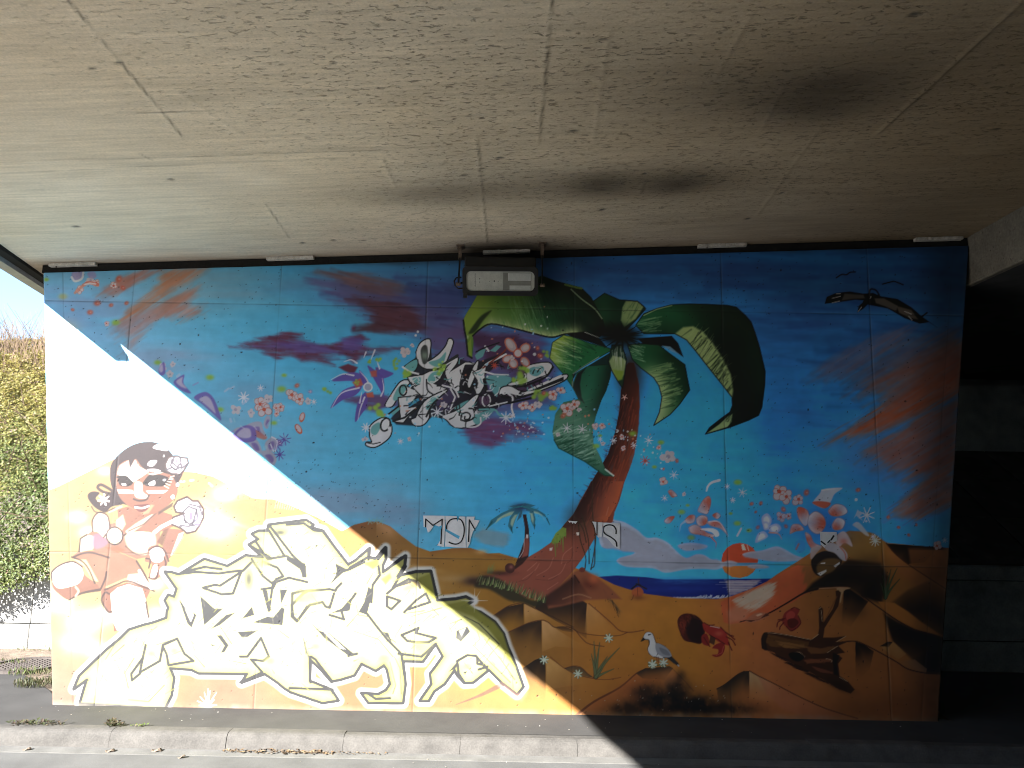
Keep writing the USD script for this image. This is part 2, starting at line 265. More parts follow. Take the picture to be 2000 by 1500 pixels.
# ------------------------------------------------------------------ bridge deck
deck = thing('bridge_deck', (0, 0, 0), 'weathered concrete bridge deck overhead with soot stained soffit', 'bridge')
yA, yB = -20.0, 9.0
xr = 4.348
c = []
for y in (yA, yB):
    for x in (deck_edge(y), xr):
        c += [(x, y, soffit(x)+0.012), (x, y, soffit(x)+0.95)]
obj('deck_slab', hull(c), surf('deck_concrete', (.40, .37, .31), .85, .25, 2.0, .4, 30.0), deck)
def paint_soffit():
    ny, nx = 480, 620
    y = np.linspace(0.85, -6.9, ny)[:, None]*np.ones((1, nx)); t = np.linspace(0, 1, nx)[None]
    x = deck_edge(y)+(xr-deck_edge(y))*t
    z = soffit(x)
    n1 = fbm2(x*0.8, y*2.2, 2.0, 11); n2 = fbm2(x*1.0+0.25*y, y*5.5, 3.5, 12, 5)
    rough = np.clip(fbm2(x, y, 0.5, 13)*1.6-0.45+0.25*np.exp(-((x-1.0)/2.2)**2-((y+3.0)/1.4)**2), 0, 1)
    z = z-0.009*(n2-0.5)*(0.35+rough)-0.004*(n1-.5)
    # tooth-like flecks of the trowelled surface
    n3 = fbm2(x*7+3.0*y, y*24, 1.7, 14, 3); n4 = fbm2(x*2.2+.8*y, y*30, 1.3, 19, 3)
    fleck = np.clip((n3-0.59)/0.06, 0, 1)*np.clip(rough*1.5, .03, 1)
    rough = rough*np.clip((x+3.6)/3.0, .12, 1)
    fleck = fleck*np.clip((x+3.4)/2.6, .10, 1)
    z = z+0.0*fleck
    base = lin((216, 208, 192))[None, None]*np.ones(x.shape+(3,))
    base = base*(0.96+0.22*(n1[..., None]-.5)+0.26*(n2[..., None]-.5)+.30*(n4[..., None]-.5))
    warm = np.clip(fbm2(x, y*1.6, 0.7, 15)*1.5-.4, 0, 1)[..., None]
    right_tone = np.clip((x+0.9)/4.6+.35*(fbm2(x, y, .6, 21)-.5), 0, 1)[..., None]  # soffit made darker and browner towards the right
    base = base*(1-warm*0.22*np.array([0.5, 0.8, 1.2]))*(1-right_tone*np.array([.48, .54, .64]))*np.array([1.04, .968, .925])
    pass
    def soot(cx, cy, rx, ry, a, col=(0.06, 0.045, 0.032)):
        nonlocal base
        w = a*np.exp(-(((x-cx)/rx)**2+((y-cy)/ry)**2))*(0.35+0.9*n1+.5*n4)
        w = np.clip(w, 0, 0.95)[..., None]; base = base*(1-w)+w*np.array(col)
    soot(0.62, -1.50, 0.25, 0.22, 0.86); soot(1.22, -1.50, 0.38, 0.24, 0.60); soot(0.75, -1.52, 1.0, 0.34, 0.40); soot(0.2, -1.48, 1.5, 0.26, .22)
    soot(1.85, -2.72, 0.42, 0.34, 0.72); soot(1.5, -2.85, 0.9, 0.40, 0.45); soot(1.3, -3.0, 1.6, .7, .25); soot(-0.65, -1.42, 0.6, 0.24, 0.42); soot(2.6, -3.4, 1.0, 1.0, 0.28)
    soot(-0.2, -0.05, 0.55, 0.22, 0.85); soot(0.1, 0.2, 0.8, 0.35, 0.7); soot(-0.35, -1.9, 0.5, 0.5, .18)
    w = np.clip((y+0.18)/0.30, 0, 1)*0.6*(0.6+0.8*n1); base = base*(1-w[..., None]*np.array([0.8, 0.84, 0.88]))  # contact shade towards the wall gap, with soot, put into the colour
    # board joints: ridges and dark cracks, as (x0,y0,x1,y1, ridge height, dark)
    def joint(x0, y0, x1, y1, h, dark, wd=0.012):
        nonlocal base, z
        dx, dy = x1-x0, y1-y0; L = math.hypot(dx, dy)
        s = ((x-x0)*dx+(y-y0)*dy)/L; d = ((x-x0)*dy-(y-y0)*dx)/L+0.012*(line_noise(s, 4.0, 17)-.5)
        inn = np.clip(s/0.05, 0, 1)*np.clip((L-s)/0.05, 0, 1)*(s > 0)*(s < L)
        z = z-h*.45*np.exp(-(d/(wd*.7))**2)*inn
        br = np.clip(line_noise(s, 9.0, 18)*2.4-0.55, 0, 1)
        w = (np.exp(-((d-0.006)/0.008)**2)*inn*dark*br)[..., None]
        base = base*(1-w)+w*np.array([0.03, 0.026, 0.02])
        w2 = (np.exp(-((d+0.02)/0.02)**2)*inn*0.05)[..., None]; base = base*(1+w2)
    joint(-2.0, -6.8, -2.16, -2.44, 0.005, 0.65); joint(0.16, -6.8, 0.130, -2.20, 0.006, 0.7); joint(-0.28, -2.38, -0.29, -0.2, 0.005, 0.55)
    joint(2.60, -6.8, 2.41, -2.2, 0.012, 0.45, 0.02); joint(1.98, -2.40, 2.07, -0.75, 0.005, 0.3)
    joint(-2.55, -2.26, -2.50, -2.12, 0.004, 0.8); joint(-2.0, -1.35, -2.05, -0.5, 0.003, 0.55)
    joint(-1.97, -3.05, -1.77, -2.45, 0.008, 0.1, .016); joint(-0.95, -2.1, -0.93, -1.55, 0.006, 0.25); joint(1.15, -3.6, 1.12, -2.95, .007, .2); joint(0.95, -1.55, 0.97, -1.3, .008, .5)
    joint(-4.3, -2.16, 4.3, -2.30, 0.004, 0.22); joint(-3.0, -2.16, -0.9, -2.19, 0.003, 0.5, .006); joint(-2.45, -2.78, -1.75, -2.76, 0.003, 0.6); joint(1.13, -3.4, 2.9, -3.52, 0.009, 0.3)
    joint(1.8, -2.42, 4.3, -2.58, 0.006, 0.15); joint(-4.4, -1.97, -1.0, -2.1, .003, .3, .006)
    joint(0.3, -2.95, 2.0, -2.86, 0.008, .12, .02); joint(0.45, -3.5, 0.50, -2.2, .006, .15, .016); joint(1.55, -2.9, 1.6, -2.3, .006, .2)
    for k in range(26):
        cx, cy = rng.uniform(-4, 3.5), rng.uniform(-4, -0.2)
        d = np.hypot((x-cx)/rng.uniform(.012, .03), (y-cy)/rng.uniform(.008, .02)); w = np.clip(1.6-d, 0, 1)[..., None]*.8
        base = base*(1-w)+w*.05; z = z+0.008*w[..., 0]
    V = np.stack([x, y, z], -1).reshape(-1, 3)
    return (V, grid_faces(ny, nx)), np.clip(base.reshape(-1, 3), .01, .8)
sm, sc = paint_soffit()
obj('dark_gap_strip', hull([(x_, y_, soffit(x_)+dz_-.005) for x_ in (deck_edge(0)+.12, xr) for y_ in (.015, .30) for dz_ in (0, -.075)]), surf('dark_gap_strip', (.012, .011, .010), .95, .3, 30.0), deck)  # black strip added so the gap under the deck stays dark
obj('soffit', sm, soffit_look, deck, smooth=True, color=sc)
def edge_prism(e0, e1, z0, z1, t0, t1, bev=0.0):
    """a length of edge trim: e = metres outside the deck edge, t = metres from the wall face towards the viewer"""
    pts = []
    for t in (t0, t1):
        ex = -4.70+0.2*t
        pts += [(ex-e, -t, z) for e, z in ((e0, z0), (e1, z0), (e0, z1), (e1, z1))]
    return hull(pts)
obj('edge_cornice', edge_prism(0.10, 0.22, 3.945, 4.203, -8.0, 0.78), metal_look, deck)
cap = []
for t, z in ((0.784, 3.94), (1.19, 3.94), (1.17, 3.97), (0.80, 4.2), (0.784, 4.2)): cap += [(-4.70+0.2*t-e, -t, z) for e in (0.08, 0.21)]
obj('cornice_end_cap', hull(cap), metal_look, deck)
obj('drip_recess', edge_prism(0.002, 0.096, 3.986, 4.2, -8.0, 0.78), surf('recess_black', (.008, .008, .008), .9, .2, 30.0), deck)  # black fill stands in for the shade inside the drip recess
obj('parapet', edge_prism(0.005, 0.32, 4.205, 5.6, -8.0, 19.0), dark_conc, deck)
adj = thing('adjoining_deck', (0, 0, 0), 'lower concrete deck slab adjoining on the right beyond the painted wall', 'bridge')
obj('deck_slab', box(4.43, 70, yA, yB, 3.99, 5.2), surf('shade_deck', (.055, .055, .053), .9, .3, 4.0), adj)  # shade put into the near-black colour; width extended to keep light out
for k in range(12):
    y1 = 3.0-1.30*k-.25
    obj('edge_beam', box(4.352+rng.normal(0, .003), 4.427, y1-1.292, y1, 3.985, 4.9, .012), beam_look, adj)

# ------------------------------------------------------------------ the painted wall: a battered concrete pier whose face carries the mural as paint
NU, NV = 1250, 640
_s, _t = np.meshgrid(np.linspace(0, 1, NU), np.linspace(0, 1, NV))
def wall_x(s, z): return (-4.063-0.505*z/3.94)*(1-s)+(3.781+0.579*z/4.36)*s
def wall_top(s): return 3.94+0.42*s
WZ = -0.015+_t*(wall_top(_s)+0.015)
WX = wall_x(_s, WZ)
WY = np.zeros_like(WX)
U, V = survey(np.stack([WX, WY, WZ], -1))
UC0, UC1, VR0, VR1 = U.min(0), U.max(0), V.min(1), V.max(1)
C = np.zeros((NV, NU, 3)); REL = np.zeros((NV, NU))
def window(u0, v0, u1, v1):
    c = np.nonzero((UC1 >= u0) & (UC0 <= u1))[0]; r = np.nonzero((VR1 >= v0) & (VR0 <= v1))[0]
    if not len(c) or not len(r): return None
    return slice(r[0], r[-1]+1), slice(c[0], c[-1]+1)
CROPS = dict(A=(0, 480, .26667), B=(0, 850, .26667), C=(0, 1150, .25), D=(440, 600, .26667), E=(700, 620, .225), G=(880, 520, .32), H=(1500, 480, .26667), I=(150, 980, .28),
             J=(560, 980, .28), K=(800, 940, .23), L=(1200, 920, .25), M=(960, 1130, .25), N=(1400, 1040, .26667), Q=(80, 840, .26667), S=(0, 0, 1))
def q(s, crop=None):
    if not isinstance(s, str): return np.asarray(s, float)
    s = s.split(); k = 'S'
    if s[0].isalpha(): k, s = s[0], s[1:]
    a = np.array(s, float).reshape(-1, 2); o = CROPS[k]
    return a*o[2]+np.array(o[:2])
def spline(p, closed, n=4):
    p = np.asarray(p, float)
    P = np.vstack([p[-1], p, p[0], p[1]]) if closed else np.vstack([2*p[0]-p[1], p, 2*p[-1]-p[-2]])
    t = np.arange(n)/n; out = []
    for i in range(len(P)-3):
        a, b, c, d = P[i:i+4]
        out.append(0.5*((2*b)+np.outer(t, c-a)+np.outer(t**2, 2*a-5*b+4*c-d)+np.outer(t**3, -a+3*b-3*c+d)))
    o = np.vstack(out)
    return o if closed else np.vstack([o, p[-1]])
def edge_field(p, u, v, closed=True):
    d2 = np.full(u.shape, 1e12); ins = np.zeros(u.shape, bool)
    n = len(p)
    for i in range(n if closed else n-1):
        (x0, y0), (x1, y1) = p[i], p[(i+1) % n]
        dx, dy = x1-x0, y1-y0; L = dx*dx+dy*dy+1e-9
        t = np.clip(((u-x0)*dx+(v-y0)*dy)/L, 0, 1)
        np.minimum(d2, (u-x0-t*dx)**2+(v-y0-t*dy)**2, out=d2)
        if closed and abs(dy) > 1e-9: ins ^= ((y0 > v) != (y1 > v)) & (u < x0+(v-y0)*dx/dy)
    d = np.sqrt(d2)
    return np.where(ins, d, -d) if closed else d
def smooth01(x): x = np.clip(x, 0, 1); return x*x*(3-2*x)
def blend(w, a, col):
    a = a[..., None]; C[w] = C[w]*(1-a)+np.asarray(col, float)*a
def grain(u, v, ang, su, sv, seed=0):
    """streaky noise along the direction ang (degrees), su long and sv wide"""
    a = math.radians(ang); x, y = u*math.cos(a)+v*math.sin(a), -u*math.sin(a)+v*math.cos(a)
    return fbm2(x/su, y/sv, 1.0, seed, 4)
def P(pts, col, soft=1.2, a=1.0, sm=False, brush=None, seed=0):
    """A painted shape; soft: width of its edge; brush=(angle, long, wide, amount) breaks it into strokes."""
    p = q(pts); p = spline(p, True) if sm else p
    w = window(p[:, 0].min()-soft, p[:, 1].min()-soft, p[:, 0].max()+soft, p[:, 1].max()+soft)
    if w is None: return
    u, v = U[w], V[w]; d = edge_field(p, u, v)
    if brush:
        g = grain(u, v, *brush[:3], seed=seed); d = d+(g-0.5)*brush[3]*2
    blend(w, smooth01(d/soft+0.5)*a if not brush else smooth01(d/soft+0.5)*a*np.clip(0.4+1.3*g, 0, 1), col)
def G(pts, crest, col, L, a=1.0, sm=False, power=1.5, soft=1.4, brush=None, seed=0):
    """Paint inside a shape, strongest at the crest line and fading away from it over L."""
    p = q(pts); p = spline(p, True) if sm else p
    c = q(crest); w = window(p[:, 0].min()-2, p[:, 1].min()-2, p[:, 0].max()+2, p[:, 1].max()+2)
    if w is None: return
    u, v = U[w], V[w]; d = edge_field(p, u, v); e = edge_field(c, u, v, False)
    f = np.exp(-(e/L)**power)
    if brush: f = np.clip(f*(0.55+0.9*grain(u, v, *brush, seed=seed)), 0, 1)
    blend(w, smooth01(d/soft+0.5)*f*a, col)
SW = 1.0
def S(pts, width, col, a=1.0, sm=False, t0=1.0, t1=1.0, soft=1.2, closed=False):
    width = width*SW
    """A brush line; t0, t1: its width at the two ends as a share."""
    p = q(pts)
    if closed: p = np.vstack([p, p[:1]])
    p = spline(p, False) if sm and len(p) > 2 else p
    w = window(p[:, 0].min()-width, p[:, 1].min()-width, p[:, 0].max()+width, p[:, 1].max()+width)
    if w is None: return
    u, v = U[w], V[w]; best = np.full(u.shape, -1e6); n = len(p)-1
    for i in range(n):
        (x0, y0), (x1, y1) = p[i], p[i+1]; dx, dy = x1-x0, y1-y0; L = dx*dx+dy*dy+1e-9
        t = np.clip(((u-x0)*dx+(v-y0)*dy)/L, 0, 1); k = (i+t)/n
        wd = width*(t0*(1-k)+t1*k if (t0 != 1 or t1 != 1) else 1.0)/2
        np.maximum(best, wd-np.sqrt((u-x0-t*dx)**2+(v-y0-t*dy)**2), out=best)
    blend(w, np.clip(best/soft+0.5, 0, 1)*a, col)
def A(cx, cy, rx, ry, col, a=1.0, rot=0.0, power=2.0, brush=None, seed=0):
    """Airbrush."""
    r = max(rx, ry)*2.2; w = window(cx-r, cy-r, cx+r, cy+r)
    if w is None: return
    u, v = U[w]-cx, V[w]-cy; t = math.radians(rot); x, y = u*math.cos(t)+v*math.sin(t), -u*math.sin(t)+v*math.cos(t)
    f = np.exp(-((x/rx)**2+(y/ry)**2)**(power/2))
    if brush: f = np.clip(f*(2.2*grain(U[w], V[w], *brush, seed=seed)-0.1), 0, 1)
    blend(w, f*a, col)
def O(cx, cy, rx, ry, col, a=1.0, rot=0.0, line=0, lcol=(15, 15, 15)):
    t = np.linspace(0, 2*np.pi, 16, endpoint=False); r = math.radians(rot)
    x, y = rx*np.cos(t), ry*np.sin(t); p = np.stack([cx+x*math.cos(r)-y*math.sin(r), cy+x*math.sin(r)+y*math.cos(r)], 1)
    if col is not None: P(p, col, 1.3, a)
    if line: S(p, line, lcol, a, closed=True)
def field(pts, sigma):
    """Sprayed colour field: soft mixture of the colours given at points."""
    n = np.zeros(U.shape); c = np.zeros(C.shape)
    for x, y, *k in pts:
        w = np.exp(-((U-x)**2+(V-y)**2)/(2*sigma**2))+1e-9
        n += w; c += w[..., None]*np.array(k, float)
    return c/n[..., None]
prand = np.random.default_rng(41)
def hatch(pts, ang, length, width, col, n, a=0.6, spread=8, seed=0):
    """Many tapering strokes scattered inside a shape."""
    r = np.random.default_rng(seed); p = q(pts); lo, hi = p.min(0), p.max(0)
    c = r.uniform(lo, hi, (n*6, 2)); c = c[edge_field(p, c[:, 0], c[:, 1]) > 0][:n]
    if CLIP is not None:
        k = q(CLIP); w = window(k[:, 0].min(), k[:, 1].min(), k[:, 0].max(), k[:, 1].max()); keep = C.copy()
    for x, y in c:
        t = math.radians(ang+r.normal(0, spread)); l = length*r.uniform(.5, 1.2)
        S([(x, y), (x+l*math.cos(t), y+l*math.sin(t))], width*r.uniform(.6, 1.3), col, .82*a*r.uniform(.4, 1), t0=1.0, t1=0.1, soft=1.9)
    if CLIP is not None:
        i = smooth01(edge_field(k, U[w], V[w])/1.4+.5)[..., None]; keep[w] = keep[w]*(1-i)+C[w]*i; C[:] = keep
CLIP = None
def strokes(pts, ang, length, width, col, n, a=0.5, spread=4, seed=0, vary=14):
    """Dry brush: long soft strokes, thin at both ends."""
    r = np.random.default_rng(seed+900); p = q(pts); lo, hi = p.min(0), p.max(0)
    c = r.uniform(lo, hi, (n*8, 2)); c = c[edge_field(p, c[:, 0], c[:, 1]) > 0][:n]
    for x, y in c:
        t = math.radians(ang+r.normal(0, spread)); l = length*r.uniform(.4, 1.3)/2; dx, dy = l*math.cos(t), l*math.sin(t); k = np.array(col)+r.normal(0, vary)
        wd = width*r.uniform(.5, 2.0); S([(x-dx, y-dy), (x, y), (x+dx, y+dy)], wd, np.clip(k, 5, 235), a*r.uniform(.3, 1), t0=1, t1=.1, soft=max(1.6, wd*1.5))
WHITE, BLACK = (205, 203, 204), (14, 14, 16)
def petal_flower(x, y, r, n, col, edge=None, core=None, rot=0.0, a=1.0, fat=.42):
    r_ = r
    for k in range(n):
        t = rot+2*math.pi*k/n+prand.normal(0, .18); r = r_*prand.uniform(.62, 1.08)
        if edge is not None: O(x+.58*r*math.cos(t), y+.58*r*math.sin(t), r*.56, r*fat*1.25, edge, a*.75, math.degrees(t))
        O(x+.6*r*math.cos(t), y+.6*r*math.sin(t), r*.46, r*fat, col, a, math.degrees(t))
    if core is not None: O(x, y, r*.3, r*.3, core, a)
def star(x, y, r, col, n=6, w=1.8, rot=0.3, a=1.0):
    for k in range(n):
        t = rot+2*math.pi*k/n; S([(x, y), (x+r*math.cos(t), y+r*math.sin(t))], w, col, a, t0=1, t1=.6)

# ---- sprayed sky
C[:] = field([(100, 560, 108, 150, 190), (300, 620, 88, 160, 196), (600, 600, 66, 148, 192), (600, 850, 74, 168, 202), (800, 950, 84, 174, 204), (500, 950, 120, 160, 186), (900, 560, 62, 116, 172),
    (1000, 900, 70, 170, 210), (1300, 850, 62, 172, 224), (1300, 540, 60, 122, 182), (1500, 950, 64, 170, 226), (1600, 700, 54, 144, 206), (1800, 560, 46, 108, 164), (1860, 700, 78, 106, 142), (1800, 950, 80, 158, 214),
    (1250, 1080, 76, 176, 216), (1400, 1100, 84, 188, 224), (700, 1000, 120, 160, 186), (150, 750, 160, 185, 200), (250, 850, 170, 190, 205)], 150)
g = grain(U, V, 2, 60, 9, 3); C *= (0.94+0.12*g)[..., None]*np.array([.86, 1.08, 1.10])
for (x, y, rx, ry, c, a) in [(180, 600, 130, 60, (134, 136, 172), .5), (300, 700, 120, 30, (150, 140, 165), .5), (420, 560, 120, 40, (140, 150, 165), .45), (450, 850, 150, 60, (150, 160, 175), .4), (640, 980, 120, 40, (150, 150, 170), .6),
    (500, 760, 70, 30, (120, 150, 180), .5), (700, 560, 140, 30, (78, 92, 150), .5), (860, 600, 120, 45, (74, 84, 140), .6), (1560, 640, 120, 60, (50, 84, 140), .5), (1300, 530, 240, 30, (52, 78, 130), .5), (1650, 560, 160, 40, (46, 78, 122), .5),
    (1530, 800, 60, 150, (44, 90, 160), .4), (1750, 900, 120, 60, (110, 120, 150), .5), (780, 1010, 60, 50, (140, 140, 165), .5)]:
    A(x, y, rx, ry, c, a, brush=(0, 70, 12), seed=int(x))
strokes('S 800 500 1880 480 1880 720 1400 640 1000 560', 2, 120, 7, (40, 62, 118), 170, .30, 3, 71); strokes('S 1450 560 1800 520 1850 700 1600 860 1480 760', 3, 90, 6, (40, 74, 136), 110, .30, 4, 72); strokes('S 100 560 800 520 800 900 500 960', 3, 120, 8, (96, 172, 206), 120, .22, 3, 73); strokes('S 900 850 1700 800 1800 1000 1000 1050', 2, 120, 8, (60, 150, 214), 120, .22, 3, 74)
# clouds of spray: dark red and violet on the left
P('D 30 290 200 250 330 215 480 176 560 200 470 232 600 262 760 282 900 226 990 200 1045 235 960 262 1100 295 1300 303 1180 330 1020 345 940 410 870 345 780 335 690 350 800 420 640 398 560 392 480 345 380 380 290 340 250 305', (98, 34, 62), 13, .9, brush=(6, 22, 4, 7), seed=1); strokes('D 120 285 330 225 480 190 600 270 1000 300 1250 305 860 400 600 380 350 330', 5, 50, 3, (90, 36, 66), 60, .6, 5, 1); strokes('D 60 290 330 220 600 262 1000 240 1290 305 860 410 400 340', 5, 60, 2.5, (70, 140, 185), 30, .4, 5, 3)
for t in ['D 200 290 420 262 560 250 760 300 860 345 700 330 560 330 430 300', 'D 860 240 990 220 1000 290 930 330 860 310']: P(t, (86, 72, 140), 12, .75, brush=(4, 20, 4, 5), seed=2); strokes(t, 5, 40, 3, (92, 66, 140), 30, .5, 5, 2)
A(691, 641, 5, 6, (96, 40, 80), .9); P('D 830 440 900 415 970 440 940 490 880 470', (96, 26, 46), 5, .95)
P('D 860 670 1150 640 1300 700 1100 770 960 720', (96, 40, 84), 14, .8, brush=(4, 26, 5, 8), seed=4)
P('S 600 545 700 548 800 575 900 590 905 650 830 660 740 632 690 600 640 575', (82, 74, 122), 34, .8, brush=(8, 40, 5, 12), seed=5); strokes('S 600 545 700 548 800 575 905 600 905 650 740 632 640 575', 8, 70, 4, (76, 66, 120), 60, .5, 5, 5)
P('S 690 580 800 600 830 640 770 652 700 645 740 622', (84, 34, 44), 20, .8, brush=(6, 30, 5, 9), seed=6); strokes('S 690 580 800 600 830 640 770 652 700 645 742 622', 7, 60, 3.5, (80, 36, 48), 50, .6, 5, 6); P('S 620 530 720 535 800 560 760 580 690 560', (104, 74, 82), 22, .65, brush=(8, 30, 5, 9), seed=7); strokes('S 620 530 720 535 800 560 760 580 690 560', 10, 60, 3.5, (110, 78, 80), 40, .5, 5, 7)
P('S 800 560 1010 545 1000 590 880 610 800 590', (58, 70, 132), 26, .7, brush=(5, 40, 6, 10), seed=8); strokes('S 780 540 1010 530 1000 590 880 620', 4, 80, 4, (50, 62, 122), 60, .4, 5, 8)
P('S 830 650 900 630 1060 650 1090 720 1080 790 900 830 850 780', (92, 70, 118), 34, .9, brush=(5, 40, 8, 10), seed=9)
P('S 905 650 1010 655 1060 690 1030 740 950 700', (70, 34, 66), 16, .85, brush=(-12, 30, 6, 8), seed=10)
P('S 900 825 960 818 1030 825 1060 845 990 850 960 875 920 862', (110, 40, 86), 20, .8, brush=(2, 26, 5, 8), seed=11); strokes('S 900 825 1060 820 1050 855 940 880', 2, 50, 3, (120, 44, 84), 40, .5, 4, 11)
# orange strokes, left and right
for i, (t, c, a) in enumerate([('A 1180 180 1520 165 1400 250 1200 370 1040 490 870 570 960 460 1060 385 1180 290', (188, 104, 62), .85), ('A 890 240 1080 180 1160 190 1000 260 930 320 760 330', (168, 106, 92), .7),
    ('A 1110 480 1350 430 1500 510 1300 490 1150 510', (176, 116, 100), .8), ('A 860 580 1080 470 1200 440 1050 640 960 760 940 640', (160, 122, 118), .7), ('A 1180 430 1400 320 1420 370 1250 450', (172, 120, 104), .6)]):
    P(t, c, 22, a*.75, brush=(-32, 60, 4, 12), seed=20+i); strokes(t, -32, 60, 3.2, c, 70, .30, 6, i)
for i, (t, c, a) in enumerate([('S 1600 870 1690 815 1760 765 1850 690 1885 670 1880 760 1800 810 1720 840 1650 855', (178, 78, 40), .95), ('S 1690 880 1800 815 1875 770 1872 900 1800 930 1740 910', (160, 84, 62), .8), ('S 1740 1000 1860 900 1866 985 1800 1010', (166, 84, 54), .75),
    ('S 1640 740 1760 660 1870 640 1880 700 1780 720 1700 760', (108, 86, 96), .6), ('S 1590 720 1720 650 1790 640 1700 700 1640 735', (110, 96, 116), .45), ('S 1690 760 1860 660 1878 720 1760 790', (140, 84, 70), .6)]):
    P(t, c, 30, a*.8, brush=(-31, 70, 4, 16), seed=30+i); strokes(t, -31, 80, 3.5, c, 110, .34, 6, 30+i); strokes(t, -31, 70, 3, (70, 120, 170), 24, .25, 5, 60+i)
# ---- sea, setting sun, grey clouds
P('S 1165 1127 1205 1124 1260 1127 1300 1132 1400 1131 1510 1130 1500 1180 1400 1185 1260 1170 1160 1150', (24, 40, 128), 2)
A(1340, 1135, 60, 6, (44, 110, 190), .7, brush=(0, 20, 3)); A(1320, 1150, 90, 6, (30, 60, 160), .6, brush=(0, 24, 3))
P('L 860 850 1140 850 1100 900 1050 930 900 980 880 900', (190, 170, 175), 6, .85, brush=(0, 14, 2, 5), seed=3)
for y, x0, x1 in [(1137, 1405, 1487), (1142, 1398, 1470), (1147, 1412, 1478), (1152, 1420, 1460)]: S([(x0, y), (x1, y)], 1.8, (214, 210, 214), .9, t0=.3, t1=.3)
for k in range(46):
    x = 1312+k*2.4; S([(x, 1168+.4*math.sin(k)), (x+prand.uniform(1, 7), 1167-prand.uniform(0, 5)*(k > 18))], 1.8, (214, 216, 222), .85)
C_ = q('L 980 697')[0]; O(C_[0], C_[1], 36, 34, (206, 76, 42)); P('S 1408 1104 1477 1104 1472 1115 1462 1124 1446 1129 1430 1127 1416 1118', (214, 124, 54), 2)
P('S 1404 1099 1482 1099 1482 1105 1404 1105', (96, 186, 220), 1.5, .9); P('L 990 575 1010 570 1030 620 1000 620', (226, 210, 190), 1, .9); S('L 1035 575 1050 622', 1.6, (226, 200, 180), .9)
gc = (158, 158, 170)
for i, t in enumerate(['L -60 350 0 380 80 400 180 460 250 520 330 520 420 560 480 620 560 680 640 650 700 655 760 690 830 700 860 740 800 770 700 765 560 770 400 795 300 760 100 750 20 710 40 680 140 650 150 630 60 620 0 600 -100 590 -120 480',
    'L 495 580 600 558 722 580 700 605 560 622', 'L 1000 655 1060 630 1150 620 1260 588 1330 610 1420 660 1500 682 1420 702 1250 706 1130 690', 'L 1040 740 1130 728 1210 750 1100 762', 'L 840 720 900 700 960 720 900 745']):
    P(t, (186, 186, 198), 3.5, .9, sm=True); p = q(t); c = p.mean(0); P((p-c)*[.95, .86]+c+[0, 1.5], gc, 7, .95, sm=True, brush=(0, 14, 6, 3), seed=i)
P('K 620 400 840 440 860 480 800 560 640 540 540 470', (150, 146, 140), 12, .6, brush=(5, 20, 6, 6)); A(905, 1030, 30, 14, (158, 146, 132), .5)
# ---- sand
sand_top = 'S 60 970 82 962 112 951 213 901 240 890 345 919 380 922 415 930 450 948 493 972 515 975 533 975 575 990 620 1010 668 1037 692 1025 717 1019 740 1019 762 1028 785 1047 812 1067 840 1077 882 1071 918 1070 952 1081 975 1080 1002 1088 1030 1095 1100 1100 1170 1127 1200 1142 1225 1150 1262 1160 1325 1168 1400 1170 1425 1166 1462 1152 1495 1138 1520 1120 1560 1095 1590 1075 1630 1045 1660 1037 1700 1040 1730 1060 1765 1063 1840 1070 1900 1070 1900 1440 60 1440'
sandf = field([(150, 1000, 108, 94, 60), (250, 930, 108, 80, 58), (110, 1330, 104, 80, 70), (150, 1240, 108, 96, 64), (330, 1000, 106, 96, 58), (400, 1030, 106, 96, 50), (450, 945, 108, 80, 58), (420, 1345, 108, 78, 62), (650, 1100, 116, 92, 46), (700, 1050, 150, 98, 46), (850, 1100, 158, 110, 44),
    (900, 1180, 160, 110, 30), (700, 1365, 106, 76, 50), (880, 1370, 112, 80, 52), (1000, 1280, 164, 110, 32), (1010, 1370, 128, 88, 54), (1200, 1300, 180, 112, 32), (1300, 1230, 204, 136, 32), (1250, 1180, 188, 114, 54), (1450, 1215, 206, 108, 66), (1350, 1280, 192, 124, 28), (1600, 1200, 180, 108, 44), (1700, 1100, 142, 94, 42),
    (1700, 1350, 186, 106, 44), (1500, 1340, 192, 108, 54), (1800, 1200, 160, 90, 46), (1820, 1380, 156, 90, 44), (1300, 1370, 154, 90, 38), (560, 1200, 112, 100, 52), (300, 1250, 108, 94, 54)], 75)
p = q(sand_top); w = window(60, 880, 1900, 1440); d = edge_field(p, U[w], V[w]); al = smooth01(d/2+.5)[..., None]; C[w] = C[w]*(1-al)+al*sandf[w]*(0.97+.06*grain(U[w], V[w], 8, 40, 12, 9))[..., None]
DK, LT = (48, 32, 22), (206, 152, 90)
# far hills, left
G('S 668 1037 692 1025 717 1019 740 1019 762 1028 785 1047 812 1067 700 1085', 'S 668 1037 692 1025 717 1019', (140, 84, 46), 16, .8); G('S 735 1019 762 1028 785 1047 812 1067 770 1070 735 1050', 'S 740 1022 760 1036', (196, 140, 92), 14, .7)
G('S 840 1078 882 1071 918 1070 952 1081 1002 1088 1000 1110 840 1100', 'S 840 1077 882 1071 918 1070 952 1081 1002 1088', (140, 86, 40), 7, .8); A(940, 1078, 12, 5, (206, 160, 100), .8); A(800, 1105, 60, 5, (206, 170, 110), .5, 10); A(820, 1140, 70, 8, (196, 160, 100), .4, 8)
A(925, 1133, 26, 8, (66, 42, 28), .8); A(890, 1130, 50, 8, (190, 156, 106), .5)
for (x, y) in [(735, 1017), (745, 1018), (722, 1018)]: star(x, y, 7, (120, 170, 160), 5, 1.5, .1+x)
G('S 82 962 112 951 213 901 240 890 240 960 130 980', 'S 112 951 213 901', (150, 96, 56), 30, .6); G('S 345 919 415 930 450 948 493 972 400 990 340 960', 'S 345 919 415 930 450 948', (146, 92, 60), 24, .7); S('S 440 985 475 978 515 975 533 975 575 990', 1.6, (120, 84, 50), .8)
